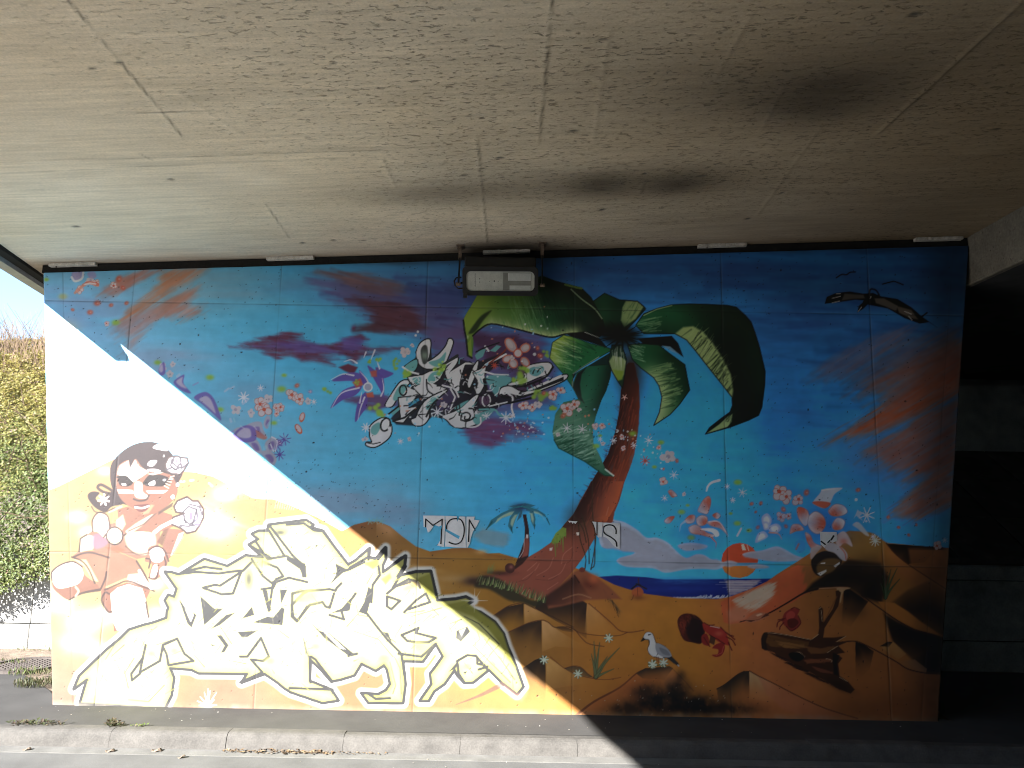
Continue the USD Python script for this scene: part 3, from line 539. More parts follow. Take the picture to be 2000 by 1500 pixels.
A(420, 1010, 60, 4, (190, 176, 110), .6, 18); A(460, 955, 20, 8, (180, 160, 130), .6, 20)
for k in range(9): S([(540+k*4.5, 978+k), (537+k*4.5, 992+.5*k)], 1.2, (90, 140, 120), .7)
# dunes, middle
G('M 0 300 120 220 250 195 255 520 100 560 -40 560', 'M 60 255 120 220 250 195 253 240', DK, 24, .96); G('M 255 195 330 230 640 380 620 400 500 382 380 330 258 370', 'M 258 250 258 200 330 232', LT, 26, .9)
A(*q('M 120 400')[0], 30, 20, (172, 118, 34), .6)
S('M 0 300 120 220 200 196 260 195 330 230 480 300 640 380', 1.8, (84, 44, 24), .8, sm=True)
G('M 100 435 280 350 390 325 394 690 120 690', 'M 230 370 280 350 390 325 393 390', DK, 28, .96); G('M 394 325 440 345 500 390 640 480 740 525 880 530 700 548 500 530 396 570', 'M 397 400 397 330 470 368', (208, 156, 96), 34, .9)
S('M 100 435 280 350 390 325 440 340 490 380 560 376 640 392 700 460 760 510 880 530', 1.8, (86, 44, 24), .85, sm=True); G('M 490 380 560 374 630 395 650 420 560 410', 'M 500 378 620 392', (70, 46, 26), 7, .8)
G('M 340 230 360 190 450 110 640 120 745 195 742 470 640 400 500 330', 'M 380 200 600 200 745 195 742 240', (44, 28, 20), 44, .97); G('M 745 195 800 220 860 290 930 370 985 412 860 445 728 420', 'M 748 260 748 210 800 235', (200, 142, 76), 36, .85)
S('M 640 400 720 430 860 446 990 446 1060 422', 1.6, (92, 48, 26), .8, sm=True); S('M 760 195 850 270 940 350 1000 405 1080 420 1190 403', 1.8, (98, 44, 26), .85, sm=True)
G('M 220 715 340 635 420 605 424 990 200 960', 'M 300 665 370 622 424 605 424 680', (42, 30, 22), 34, .97); G('M 426 605 480 640 570 705 700 760 860 790 1000 780 600 840 428 870', 'M 429 690 429 615 500 655', (204, 154, 84), 36, .85)
S('M 460 612 570 702 700 762 880 790 1010 772', 1.6, (110, 56, 26), .8, sm=True); G('M 570 702 640 684 700 695 750 742 800 775 720 765 640 742', 'M 580 700 640 686 700 696 770 755', (78, 62, 40), 12, .9); S('M 570 702 640 684 700 695 750 742 800 778', 1.5, (70, 34, 20), .8, sm=True)
# gull hill and the soot at the foot of the wall
G('M 680 1060 800 960 1000 850 1130 740 1200 705 1380 688 1500 790 1640 900 1600 1080 900 1100', 'M 700 1050 1000 850 1200 705 1380 690', (176, 96, 46), 50, .7); S('M 660 1070 800 962 1000 852 1130 742 1200 707', 3.0, (96, 48, 24), .85, sm=True, t0=1.6, t1=.7)
G('M 1130 742 1200 700 1390 684 1420 700 1350 790 1180 780', 'M 1150 730 1200 703 1390 690', (44, 36, 26), 14, .95); A(*q('M 1400 800')[0], 18, 26, (196, 124, 74), .6); A(*q('M 1150 900')[0], 40, 30, (170, 88, 40), .6)
S('M 1400 690 1500 790 1580 880', 1.4, (110, 60, 34), .6); S('M 1160 840 1180 920', 2, (90, 40, 22), .8, t1=.3)
# ---- dunes, right: the striped slope and the dark hill
P('L 900 985 1050 930 1180 870 1300 800 1430 735 1600 690 1640 880 1500 960 1400 1020 1180 1130 1000 1185 900 1195 850 1180 830 1020', (214, 98, 54), 3, 1, brush=(-30, 20, 6, 2))
P('L 930 1010 1060 940 1200 868 1270 880 1230 980 1140 1060 1040 1100 960 1060', (212, 188, 160), 10, .95, brush=(-30, 30, 3, 9), seed=2); P('L 880 1100 960 1040 1060 1100 1020 1170 900 1190', (206, 136, 100), 14, .7)
P('L 1470 760 1560 700 1640 720 1640 880 1540 930 1480 880', (150, 96, 46), 10, .9, brush=(-60, 20, 4, 8))
hill = 'N 600 240 720 150 850 60 900 30 970 -10 1060 -5 1150 10 1240 75 1300 150 1400 230 1560 335 1690 420 1690 800 1560 740 1450 710 1320 640 1200 560 1080 480 965 408 880 405 740 410 640 440 700 330 860 270'
P(hill, (168, 104, 42), 3, 1); P('N 900 30 970 -8 1060 -4 1150 10 1240 78 1180 200 1050 230 960 170', (150, 108, 48), 14, .8); P('N 1240 80 1300 150 1400 230 1560 338 1690 420 1690 560 1500 430 1330 300', (176, 100, 50), 14, .6)
G('N 640 440 700 370 860 265 960 195 1200 225 1260 330 1210 520 1080 480 965 408 880 405 740 410', 'N 700 420 860 330 1000 300 1150 330 1130 450', (27, 19, 14), 56, 1, power=2, soft=10); A(*q('N 1130 250')[0], 36, 26, (60, 40, 22), .5)
G('N 1240 82 1400 100 1620 108 1520 220 1400 230 1310 160', 'N 1250 85 1400 110 1440 190', (26, 17, 12), 34, .98); P('N 1400 110 1620 106 1690 120 1690 420 1560 335 1420 240', (150, 86, 40), 8, .75); G('N 1240 82 1620 106 1700 112 1690 130 1300 130', 'N 1240 82 1640 108', (22, 15, 11), 7, .95)
S('N 1240 78 1300 150 1400 232 1560 338 1690 422', 2.2, (70, 36, 20), .8, sm=True)
G('N 1270 520 1400 420 1560 350 1690 430 1690 760 1640 750 1500 660 1400 580', 'N 1420 560 1560 560 1680 640', (30, 19, 12), 44, .9, soft=8)
P('N 1080 480 1200 545 1320 640 1450 712 1560 740 1660 800 1690 1040 1640 1035 1530 1030 1400 1000 1320 950 1200 880 1080 820 1010 795 920 800 940 560', (180, 108, 46), 4, .9)
P('N 1180 505 1300 515 1400 580 1500 660 1650 755 1560 742 1420 702 1250 605', (196, 116, 44), 3, .95)
G('N 1220 590 1320 650 1450 712 1560 742 1660 775 1680 1040 1540 1030 1450 950 1390 890 1290 800', 'N 1320 700 1450 740 1640 800 1600 960', (27, 19, 14), 62, 1, power=2.2, soft=8); S('N 1060 460 1200 560 1320 642 1450 712 1560 742 1660 775', 2.4, (40, 22, 14), .9, sm=True)
G('N 930 425 965 408 1070 480 1110 505 980 690 915 660', 'N 955 450 965 410 1060 490', (26, 18, 13), 30, 1, soft=3); A(*q('N 1000 570')[0], 22, 14, (60, 38, 20), .6)
P('N 880 404 965 404 975 412 930 430 905 520 890 440', (206, 160, 110), 2, .9, sm=True); S('N 740 412 880 404 960 405', 2.2, (214, 150, 110), .8)
S('N 170 655 350 605 500 525 640 442 740 412', 3.0, (34, 20, 14), .95, sm=True, t0=.6, t1=1.4); S('N 640 442 860 272', 2.5, (30, 18, 12), .8)
P('N 210 645 270 595 330 585 385 605 300 650 240 660', (188, 110, 76), 3, .95, sm=True); G('N 210 645 300 640 385 605 360 590 320 630 250 655', 'N 230 650 330 640 380 605', (60, 26, 18), 8, .9); P('N 285 605 320 592 340 598 300 615', (226, 178, 140), 2, .9)
G('N 1195 830 1250 800 1290 798 1390 890 1330 930 1250 880', 'N 1240 830 1290 800 1340 850', (190, 130, 66), 26, .9); G('N 1195 832 1250 800 1290 800 1260 840', 'N 1210 832 1280 800', (30, 18, 12), 7, .9)
G('N 1320 945 1450 930 1540 1000 1530 1030 1400 995', 'N 1460 945 1520 1000', (160, 110, 76), 22, .9); S('N 920 802 1010 796 1080 820 1200 882 1320 950 1400 1000 1530 1030 1650 1036', 2.4, (58, 30, 18), .9, sm=True)
G('N 1015 800 1080 822 1150 870 1120 1000 1018 1100', 'N 1017 860 1017 802 1110 838', (24, 16, 11), 24, .97)
# dune bottom centre right
G('N 0 1145 60 1110 150 1040 200 1016 238 1014 238 1330 20 1290', 'N 60 1110 150 1040 200 1018 238 1016 238 1050', (38, 33, 26), 26, .95); G('N 238 1014 300 1050 420 1110 560 1190 700 1270 500 1260 240 1220', 'N 240 1060 240 1020 330 1066', (204, 164, 112), 26, .85)
P('N 300 1050 430 1115 600 1200 800 1290 1020 1360 700 1372 480 1290 360 1180', (192, 110, 72), 8, .55); S('N 240 1014 300 1048 430 1112 600 1200 800 1290 1030 1362', 2.2, (86, 44, 24), .85, sm=True); S('N 0 1146 60 1112 150 1042 200 1017', 2.2, (60, 36, 22), .9, sm=True)
A(*q('N 1300 1280')[0], 60, 40, (120, 64, 30), .5); A(*q('N 1000 1300')[0], 60, 26, (110, 60, 28), .4)
# tufts
def tuft(crop, base, tips, col, w=3.0, dark=None):
    for t in tips:
        b = q(f'{crop} {base[0]} {base[1]}')[0]; e = q(f'{crop} {t[0]} {t[1]}')[0]; m_ = (b+e)/2+[(e[0]-b[0])*-.12, 1.5]
        if dark: S([b, m_, e], w*1.5, dark, .6, sm=True, t1=.2)
        S([b, m_, e], w, col, .95, sm=True, t1=.15)
tuft('M', (815, 770), [(800, 490), (845, 500), (1000, 540), (905, 610), (955, 705), (780, 590), (870, 700)], (92, 104, 66), 5.5, (60, 50, 30))
tuft('N', (1235, 480), [(1320, 262), (1275, 270), (1340, 340), (1200, 370), (1215, 310), (1260, 330)], (58, 84, 48), 4.5, (40, 40, 24))
for (x, y) in [('M 915 465'), ('M 410 635'), ('M 675 745'), ('M 1258 668'), ('M 1345 658')] if False else [tuple(q(s)[0]) for s in ('M 915 465', 'M 410 635', 'M 675 745', 'M 1258 668', 'M 1345 658')]:
    star(x, y, 9.5, (90, 110, 80), 7, 2.4, x); star(x, y, 8, (196, 208, 186), 7, 3.0, x+.2)
x, y = q('N 1160 60')[0]; star(x, y, 11, (196, 198, 184), 10, 2.2)
# pale plant at the foot, left
for (ex, ey) in [(890, 1330), (915, 1305), (975, 1330), (860, 1360), (840, 1390), (960, 1380), (975, 1420), (850, 1420), (930, 1320)]:
    e = q(f'I {ex} {ey}')[0]; b = q('I 915 1445')[0]; S([b, (b+e)/2+[0, -2], e], 5, (74, 96, 90), .9, sm=True, t1=.2); S([b, (b+e)/2+[0, -3], e], 3.2, (190, 206, 200), .95, sm=True, t1=.2)
# ---- boat, straw tuft
P('M 1100 90 1150 65 1185 95 1180 130 1140 145 1100 130', (190, 92, 48), 2, .95, sm=True); S('M 1095 80 1140 45 1210 80', 3, (40, 26, 22), .9); S('M 1148 0 1150 45', 2.4, (74, 44, 46), .9); S('M 1130 40 1165 50', 2, (30, 24, 30)); S('M 1110 130 1100 160', 2, (110, 54, 30), .7); S('M 1140 70 1142 130', 1.4, (110, 46, 26), .8)
A(*q('M 1150 150')[0], 14, 5, (120, 64, 34), .7)
for k in range(30):
    a_, b_ = prand.uniform(0, 1), prand.uniform(20, 75); x, y = q(f'M {860+a_*130} {65+a_*170}')[0]; S([(x, y), (x+prand.uniform(3, 11), y+b_*.35)], 1.9, [(92, 62, 30), (150, 108, 56), (60, 40, 22)][k % 3], .85, t1=.1)
# ---- gull, crabs, driftwood
P('M 1165 490 1185 455 1200 425 1230 415 1260 430 1275 465 1285 500 1340 520 1390 560 1410 610 1460 660 1465 688 1420 660 1370 620 1320 625 1270 615 1230 590 1217 550 1230 510 1225 480 1195 480', (40, 34, 30), 2.5, .9)
P('M 1188 458 1202 428 1230 418 1256 432 1270 466 1282 502 1300 540 1290 600 1262 608 1234 585 1222 550 1236 508 1230 476 1200 472', (212, 210, 206), 1.5, sm=True); P('M 1286 505 1340 522 1388 562 1405 610 1340 615 1300 590 1282 550', (150, 150, 154), 2, sm=True)
P('M 1300 590 1345 616 1330 624 1280 612', (206, 204, 200), 1.5); P('M 1310 540 1370 560 1395 600 1340 590', (110, 112, 118), 3, .8, sm=True); P('M 1405 612 1465 670 1462 688 1370 620', (40, 40, 42), 1.5); S('M 1455 675 1464 684', 2, WHITE)
P('M 1165 492 1188 460 1200 472 1185 488', (20, 18, 18), 1.2); S('M 1225 440 1242 436', 2, (14, 14, 14)); S('M 1303 615 1305 655', 1.8, (120, 70, 40)); S('M 1290 612 1292 650', 1.6, (120, 70, 40))
for t in ('M 1240 690 1270 640', 'M 1225 668 1262 676', 'M 1320 640 1360 680', 'M 1290 680 1350 672'): S(t, 2.4, (60, 84, 50), .8)
for s in ('M 1258 668', 'M 1345 656'): star(*q(s)[0], 8, (198, 208, 190), 6, 3.0, .4)
P('M 1452 340 1475 290 1530 272 1600 290 1650 340 1670 400 1640 505 1580 500 1510 485 1475 430', (74, 22, 14), 2, .98, sm=True); P('M 1545 300 1610 305 1650 360 1650 490 1560 490 1520 400', (30, 12, 9), 6, .9, sm=True); hatch('M 1455 345 1480 295 1540 275 1600 290 1540 320 1500 400 1490 440', 60, 12, 1.8, (150, 58, 34), 40, .8, 20, 1)
P('M 1650 350 1700 370 1780 380 1830 420 1850 480 1860 520 1800 510 1740 470 1690 430 1660 400', (168, 44, 34), 2, .98, sm=True); P('M 1640 450 1680 430 1700 480 1700 525 1650 510', (140, 36, 28), 2, sm=True); P('M 1710 440 1750 470 1740 520 1700 500', (70, 40, 26), 2, .9)
P('M 1725 540 1760 510 1815 505 1820 560 1790 605 1745 612 1722 595 1765 590 1770 555 1740 548', (140, 34, 28), 1.6, sm=True); S('M 1755 600 1800 580 1812 530', 1.5, (200, 90, 70), .7)
for t in ('M 1660 345 1700 365 1740 362', 'M 1790 380 1830 420 1900 475', 'M 1835 455 1880 480 1905 520', 'M 1850 500 1878 560', 'M 1830 420 1860 440 1890 450', 'M 1660 460 1690 510 1705 530'): S(t, 2.4, (96, 20, 18), .9, sm=True)
S('M 1710 372 1780 385', 2, (206, 190, 180), .8); A(*q('M 1775 430')[0], 8, 5, (220, 100, 74), .7); S('M 1700 440 1760 470 1820 510', 1.5, (40, 10, 10), .8)
P('N 490 600 520 570 560 555 605 570 590 610 610 650 600 690 560 720 520 700 480 660', (150, 44, 36), 2, .95, sm=True); P('N 510 600 545 575 575 600 550 640 515 640', (196, 70, 56), 2, .9, sm=True); P('N 520 640 570 630 600 660 560 700 525 690', (90, 26, 18), 2, .9, sm=True)
for t in ('N 490 640 450 655 440 690', 'N 490 660 465 690 460 710', 'N 500 630 450 640', 'N 595 610 615 660 590 695', 'N 510 690 545 720 580 700', 'N 545 560 570 550 605 565'): S(t, 2.2, (96, 22, 20), .9, sm=True)
log = 'N 325 780 345 735 400 728 520 750 690 785 740 755 750 700 745 560 760 540 778 560 780 660 850 560 875 480 870 430 890 422 910 440 890 540 840 620 790 700 780 770 860 770 945 758 870 800 960 800 890 830 940 880 880 890 920 920 890 960 900 1050 960 1090 1010 1150 980 1180 900 1150 800 1090 680 1020 560 960 450 910 420 880 380 865 330 850'
P(log, (66, 34, 16), 2); A(*q('N 900 1120')[0], 24, 8, (40, 24, 14), .8, 25)
for t, c in [('N 370 745 520 775 680 800 660 850 540 840 400 830 350 800', (110, 66, 26)), ('N 420 790 640 820 650 850 500 845', (150, 98, 44)), ('N 640 830 760 850 850 830 890 835 800 880 690 890', (130, 78, 36)), ('N 640 930 830 925 845 945 760 955 660 960', (140, 74, 40)), ('N 700 980 850 1020 855 1040 760 1030', (130, 66, 40)), ('N 330 840 440 895 700 1030 900 1150 700 1060 450 920', (30, 16, 9))]: P(t, c, 4, .9, brush=(12, 30, 3, 4))
for t in ('N 360 738 400 735 520 752 690 785', 'N 700 780 745 745', 'N 748 560 765 548', 'N 765 570 772 650', 'N 880 800 945 760', 'N 810 880 885 832', 'N 800 925 840 935 840 950', 'N 545 885 600 875 645 910', 'N 900 1060 955 1090'): S(t, 2.4, (214, 180, 140), .85, sm=True, t0=.5, t1=.5)
P('N 525 890 570 875 620 890 640 915 600 945 550 930', (14, 9, 7), 2, .95, sm=True); P('N 325 780 345 735 375 740 360 800 370 860 335 850', (36, 20, 11), 3, .9, sm=True); P('N 850 880 900 900 880 960 890 1050 860 1040 850 950', (20, 12, 8), 3, .9); S('N 788 650 880 470', 2, (130, 74, 40), .7)
# ---- bead shape with blossoms on the hill
P('N 690 215 720 165 790 135 860 150 915 190 905 240 850 290 760 320 710 290', (30, 20, 14), 3, .97, sm=True); P('N 735 240 790 195 870 190 905 215 850 285 770 312 735 290', (120, 84, 40), 6, .9, sm=True); P('N 735 300 800 272 805 285 760 318', (214, 208, 200), 2); P('N 760 222 795 220 795 228 760 230', (226, 220, 210), 1); P('N 855 245 900 215 902 228 870 255', (206, 200, 195), 1.5)
# ---- birds, top right
BK, BG = (14, 14, 15), (92, 84, 78)
P('H 415 425 430 375 500 345 600 335 700 350 770 345 830 370 950 390 1050 450 1130 520 1240 600 1180 560 1110 570 1000 530 880 460 780 440 730 430 700 460 655 488 665 440 690 420 700 400 640 395 540 410', BK, 2)
P('H 560 350 700 360 710 385 620 390 540 400', (84, 76, 70), 4, .9); P('H 780 385 850 385 950 440 940 480 850 440 790 420', BG, 3, .9); P('H 940 440 1050 470 1100 540 1040 530 960 490', (96, 84, 74), 4, .9)
for t in ('H 470 385 530 370', 'H 500 352 530 350', 'H 470 418 525 405', 'H 660 482 685 450', 'H 1000 480 1050 500', 'H 1030 515 1055 545', 'H 750 385 755 372'): S(t, 3.2, (190, 184, 180), .9, t0=.4, t1=.5)
S('H 740 380 750 320 790 325 815 360', 3, BK, .95, sm=True); S('H 1120 525 1165 490', 3, BK); S('H 500 235 540 210 575 212 600 195 640 192', 2.4, BK, sm=True); S('H 840 280 900 265 930 262 990 285', 2.4, BK, sm=True)
# ---- the leaning palm: trunk
P('G 1040 760 1062 620 1085 590 1120 590 1150 720 1155 800 1150 960 1122 1150 1090 1250 1060 1320 1030 1430 1000 1500 990 1560 700 1700 730 1560 790 1430 870 1300 960 1150 1005 1010 1030 880', (134, 62, 40), 2, brush=(-70, 30, 5, 1.5))
trunk_low = 'K 1540 0 1480 130 1390 280 1310 370 1200 520 1100 590 980 660 880 740 760 790 640 800 580 850 700 870 860 900 960 980 1080 1010 1150 1005 1280 880 1390 760 1480 640 1580 470 1680 330 1760 190 1820 0'
P(trunk_low, (148, 76, 56), 2)
G(trunk_low, 'K 1820 0 1760 190 1680 330', (196, 92, 50), 22, .8); G(trunk_low, 'K 1540 0 1480 130 1390 280 1310 370', (70, 34, 24), 20, .9); A(*q('K 1450 330')[0], 30, 34, (70, 48, 36), .75)
G('G 1040 760 1062 620 1085 590 1120 590 1150 720 1155 800 1150 960 1122 1150 1060 1320 1000 1500 700 1600 870 1300 960 1150 1005 1010 1030 880', 'G 1080 600 1040 760 1030 880 1005 1010 960 1150 870 1300 760 1480', (44, 18, 14), 26, .95)
A(*q('G 1100 640')[0], 24, 50, (44, 20, 14), .9); A(*q('G 1090 860')[0], 16, 60, (70, 28, 20), .6, 5)
hatch('G 1060 760 1150 720 1155 960 1120 1150 1040 1350 900 1500 800 1500 960 1200 1030 960', 105, 42, 2.2, (176, 74, 44), 70, .55, 8, 3); hatch('G 1030 880 1100 760 1120 1000 1000 1300 880 1480 780 1500 900 1280', 112, 36, 2.4, (60, 26, 20), 60, .6, 8, 4)
hatch('G 960 1160 1010 1010 1040 760 1030 760 1000 1010 940 1150 860 1300 780 1440 800 1450', 200, 9, 2.2, (90, 36, 28), 70, .8, 20, 6)
for t in ('K 960 830 1060 760 1100 700', 'K 1080 800 1180 740 1220 650', 'K 1180 830 1280 780 1330 690', 'K 1000 760 1080 690', 'K 1290 700 1310 620 1380 560', 'K 1170 920 1260 860', 'K 1670 290 1690 220'): S(t, 6, (190, 116, 92), .55, sm=True, t0=.3, t1=.3)
for t in ('K 930 850 1000 830 1060 760', 'K 1070 830 1190 840 1260 800', 'K 1300 700 1360 680 1390 600'): S(t, 3.5, (96, 44, 34), .6, sm=True, t0=.3, t1=.3)
P('K 1200 520 1240 440 1300 390 1330 400 1330 460 1290 480 1270 520 1220 530', (122, 150, 56), 2, .95)
for t in ('K 1215 500 1220 540', 'K 1250 480 1255 560', 'K 1235 520 1240 640', 'K 1300 470 1305 600', 'K 1280 470 1280 540', 'K 1320 440 1325 480'): S(t, 3, (104, 134, 48), .9, t1=.3)
for t in ('K 1555 0 1550 200 1560 350 1580 480 1560 640 1540 750', 'K 1460 280 1500 420 1520 520 1525 700', 'K 1430 330 1450 500 1495 640 1490 740', 'K 1400 300 1470 400 1500 520', 'K 1540 340 1580 420 1570 460', 'K 1575 480 1570 700 1540 740'): S(t, 2.2, (58, 44, 28), .85, sm=True)
for s in ('K 1428 445', 'K 1200 575'): P(q(s)+np.array([[-3, -2], [3, -3], [2, 3], [-2, 3]]), (214, 196, 184), 1.2)
x, y = q('G 1062 800')[0]; star(x, y, 6, (206, 160, 150), 5, 2)
# root mound, right, and grass
P('K 1150 1005 1280 880 1390 770 1470 740 1600 820 1700 900 1800 1000 1700 1000 1500 1010 1300 1060 1180 1080', (150, 82, 52), 6, .95); G('K 1100 1010 1280 890 1400 800 1440 850 1540 990 1300 1050 1150 1060', 'K 1150 1020 1280 910 1390 830', (60, 30, 22), 34, .9, soft=8); A(*q('K 1530 870')[0], 16, 12, (96, 40, 26), .8); A(*q('K 1560 830')[0], 10, 10, (206, 100, 56), .8)
S('K 1300 1000 1430 960 1540 990', 3, (186, 136, 100), .5, sm=True); O(*q('K 1465 752')[0], 6, 5, (120, 56, 44)); S('K 1400 800 1440 860', 3, (50, 20, 16), .8)
P('K 560 850 620 800 760 830 900 930 1040 1010 1160 1000 1080 1070 960 1030 840 1010 680 920 560 900', (44, 42, 26), 8, .9, sm=True)
for k in range(64):
    t = k/63; x, y = q(f'K {580+t*560+prand.uniform(-12, 12)} {862+t*170-26*math.sin(t*3.1)+prand.uniform(-14, 14)}')[0]; S([(x, y), (x+prand.uniform(2, 7), y-prand.uniform(8, 17))], 2.6, [(116, 134, 74), (86, 108, 56), (150, 156, 100), (58, 76, 40)][k % 4], .95, t1=.15)
for k in range(7): S([q('K 660 780')[0]+[k*1.6, 0], q('K 670 700')[0]+[k*2.2, prand.uniform(-3, 6)]], 2.2, (120, 132, 72), .9, t1=.2)
# ---- small palm
P('K 960 280 990 280 1012 400 1020 520 1010 640 900 700 940 600 975 500 980 400', (50, 24, 24), 1.5); P('K 985 480 1012 480 1018 540 1005 630 950 650 970 580', (150, 76, 62), 4, .9); P('K 990 450 1008 452 1008 484 986 482', (206, 190, 186), 1.5); S('K 975 490 965 590 930 650', 1.4, (206, 180, 176), .9, sm=True); P('K 880 740 930 660 1010 640 960 700 900 745', (50, 24, 20), 3, .9)
O(*q('K 852 738')[0], 10, 10, (76, 36, 30)); A(*q('K 862 728')[0], 4, 4, (160, 96, 84), .8); A(*q('K 760 780')[0], 26, 5, (60, 30, 24), .8); A(*q('K 540 850')[0], 16, 8, (56, 34, 24), .8)
for i, t in enumerate(('K 650 410 690 330 780 270 880 225 960 210 950 260 850 290 760 320', 'K 865 430 835 380 850 310 900 240 950 230 900 320 880 380', 'K 1190 370 1150 280 1080 235 990 215 990 250 1100 270 1160 310', 'K 1060 400 1030 340 1020 260 990 230 1050 240 1070 320', 'K 850 210 980 185 1070 205 1000 235 900 235', 'K 910 340 930 270 960 240 950 300')):
    P(t, (50, 116, 128), 1.5, .95); P(q(t)*.55+q(t).mean(0)*.45+[0, 1.5], (176, 194, 160) if i < 4 else (60, 90, 120), 3, .8)
for t in ('K 650 410 700 345', 'K 875 440 862 390', 'K 1190 370 1165 315', 'K 1060 405 1062 370'): S(t, 3, (20, 84, 84), .9, t0=.4)
A(*q('K 940 220')[0], 16, 8, (44, 60, 100), .9)
for k in range(14): a_ = prand.uniform(-.4, 3.5); x, y = q('K 950 215')[0]; S([(x, y), (x+26*math.cos(a_), y-9*math.sin(a_)+3)], 1.6, (40, 130, 130), .7, t1=.2)
# ---- palm leaves
GD, GM, GL, GY = (12, 40, 24), (26, 88, 52), (142, 164, 104), (122, 146, 44)
L2 = 'G 860 250 870 215 940 165 1030 205 1140 213 1180 245 1190 260 1130 330 1060 400 930 400'
CLIP = L2; P(L2, GD, 2); P('G 1050 250 1070 212 1140 213 1178 248 1130 320 1060 372 1040 330', GL, 4, .95); hatch('G 1050 260 1150 220 1160 260 1070 370', 300, 26, 2, (60, 96, 60), 22, .6, 8, 2); S(L2, 2.2, BLACK, .9); G(L2, 'G 930 200 940 360', (30, 84, 48), 26, .6)
L1 = 'G 78 330 90 300 130 235 170 165 300 110 480 80 560 58 640 88 800 130 860 190 930 320 950 400 905 436 810 404 700 412 620 432 520 412 400 382 250 352 180 385 135 425 140 470 132 560 105 545 95 440 85 390'
CLIP = L1; P(L1, (18, 70, 38), 2)
G(L1, 'G 90 330 150 240 200 170 300 130', GY, 66, 1, power=2.4); G(L1, 'G 330 180 360 330', (76, 122, 44), 36, .8)
hatch('G 340 160 420 140 520 150 560 240 560 320 480 360 380 330', 72, 52, 2.0, (130, 170, 120), 70, .45, 6, 5); hatch('G 440 120 700 120 800 220 860 330 700 330 560 260', 70, 46, 2.4, (8, 40, 22), 60, .6, 8, 6)
G(L1, 'G 640 100 800 140 870 220 940 360 900 420 800 380', (6, 22, 12), 44, .95); G(L1, 'G 250 352 400 382 520 412 620 430 760 408', (168, 182, 124), 13, .95, brush=(70, 14, 3)); hatch('G 300 340 520 380 680 400 640 330 480 300 340 300', 75, 20, 2, (60, 118, 66), 50, .55, 8, 7)
P('G 250 270 200 330 150 400 110 410 140 360 190 300', (24, 38, 12), 5, .9, sm=True); P('G 105 470 125 440 132 555 108 540', GY, 2, .9); P('G 92 420 112 425 108 445 95 440', GL, 1.5); S('G 700 112 770 130 800 135', 4, (100, 130, 50), .9); S('G 735 140 800 200 880 260 925 320', 2.2, (150, 170, 130), .8, sm=True)
S('G 78 330 85 390 95 440 105 545 130 560', 3.5, BLACK); S('G 135 425 180 385 250 352 400 383 520 414 620 434 700 414 820 404', 3.2, BLACK, .95, sm=True); S('G 820 404 905 436', 2, (206, 206, 196)); P('G 700 412 820 404 910 440 960 500 900 480 740 430', BLACK, 2)
L3 = 'G 1130 360 1180 290 1260 258 1350 235 1460 230 1560 232 1690 238 1745 250 1800 300 1835 340 1860 410 1885 490 1920 640 1918 720 1900 860 1880 910 1820 940 1700 985 1555 1025 1580 985 1650 930 1705 890 1720 850 1718 800 1640 700 1560 600 1490 510 1440 450 1370 412 1280 412 1180 412'
CLIP = L3; P(L3, (10, 17, 12), 2); G(L3, 'G 1140 360 1200 300 1300 280 1400 300', (30, 96, 56), 50, .95); G(L3, 'G 1500 250 1690 300 1840 420 1900 700', (22, 44, 28), 34, .6)
inner = 'G 1370 412 1420 372 1480 366 1540 400 1600 470 1660 560 1710 660 1725 760 1718 800 1640 700 1560 600 1490 510 1440 450'
P(inner, (156, 176, 110), 6, .95); hatch('G 1460 380 1540 400 1620 480 1700 620 1740 760 1720 780 1640 600 1540 460', 128, 40, 3.0, (12, 26, 14), 60, .75, 8, 9); hatch('G 1400 400 1500 420 1620 560 1700 760 1640 690 1500 500', 310, 26, 2.2, (168, 186, 124), 60, .6, 8, 10)
P('G 1560 1022 1640 965 1700 910 1722 900 1716 950 1690 980', (150, 172, 112), 3, .95); hatch('G 1660 960 1730 880 1720 970', 300, 24, 2.2, (14, 28, 16), 16, .8, 10, 3); hatch('G 1170 330 1290 300 1290 400 1180 400', 170, 40, 2.2, (150, 180, 130), 26, .6, 8, 4)
S(L3, 2.0, BLACK, .8, closed=True); S('G 1180 300 1260 262 1350 240', 2, (150, 170, 120), .8)
P('G 1140 440 1280 430 1350 425 1390 470 1422 555 1370 520 1300 490 1180 480', BLACK, 2); P('G 1290 484 1340 490 1400 540 1350 520', (120, 160, 180), 2.5, .9)
L7 = 'G 1080 480 1150 472 1270 480 1340 535 1430 600 1445 680 1460 755 1400 840 1340 905 1240 972 1275 890 1290 800 1272 730 1240 680 1160 620 1110 570'
CLIP = L7; P(L7, (24, 84, 46), 2); G(L7, 'G 1240 690 1280 740 1290 820 1250 950', (166, 186, 124), 26, .95, power=2); G(L7, 'G 1330 540 1420 620 1450 760', (14, 40, 22), 26, .9); hatch('G 1270 560 1340 560 1400 660 1420 760 1330 880 1300 800 1290 700', 165, 40, 2.8, (150, 176, 112), 70, .7, 8, 3); hatch('G 1300 560 1430 640 1440 760 1360 860 1330 720', 165, 34, 2.6, (18, 50, 26), 50, .75, 8, 5); hatch('G 1090 490 1200 490 1200 600 1120 560', 200, 34, 2.2, (160, 190, 150), 22, .7, 8, 5)
S(L7, 2, BLACK, .85, closed=True)
L5 = 'G 740 735 770 650 830 612 930 600 985 600 975 680 950 760 920 820 885 920 868 1000 872 1080 915 1165 945 1240 995 1278 940 1275 820 1190 720 1140 660 1110 632 1060 622 1010 640 900 690 830 780 810'
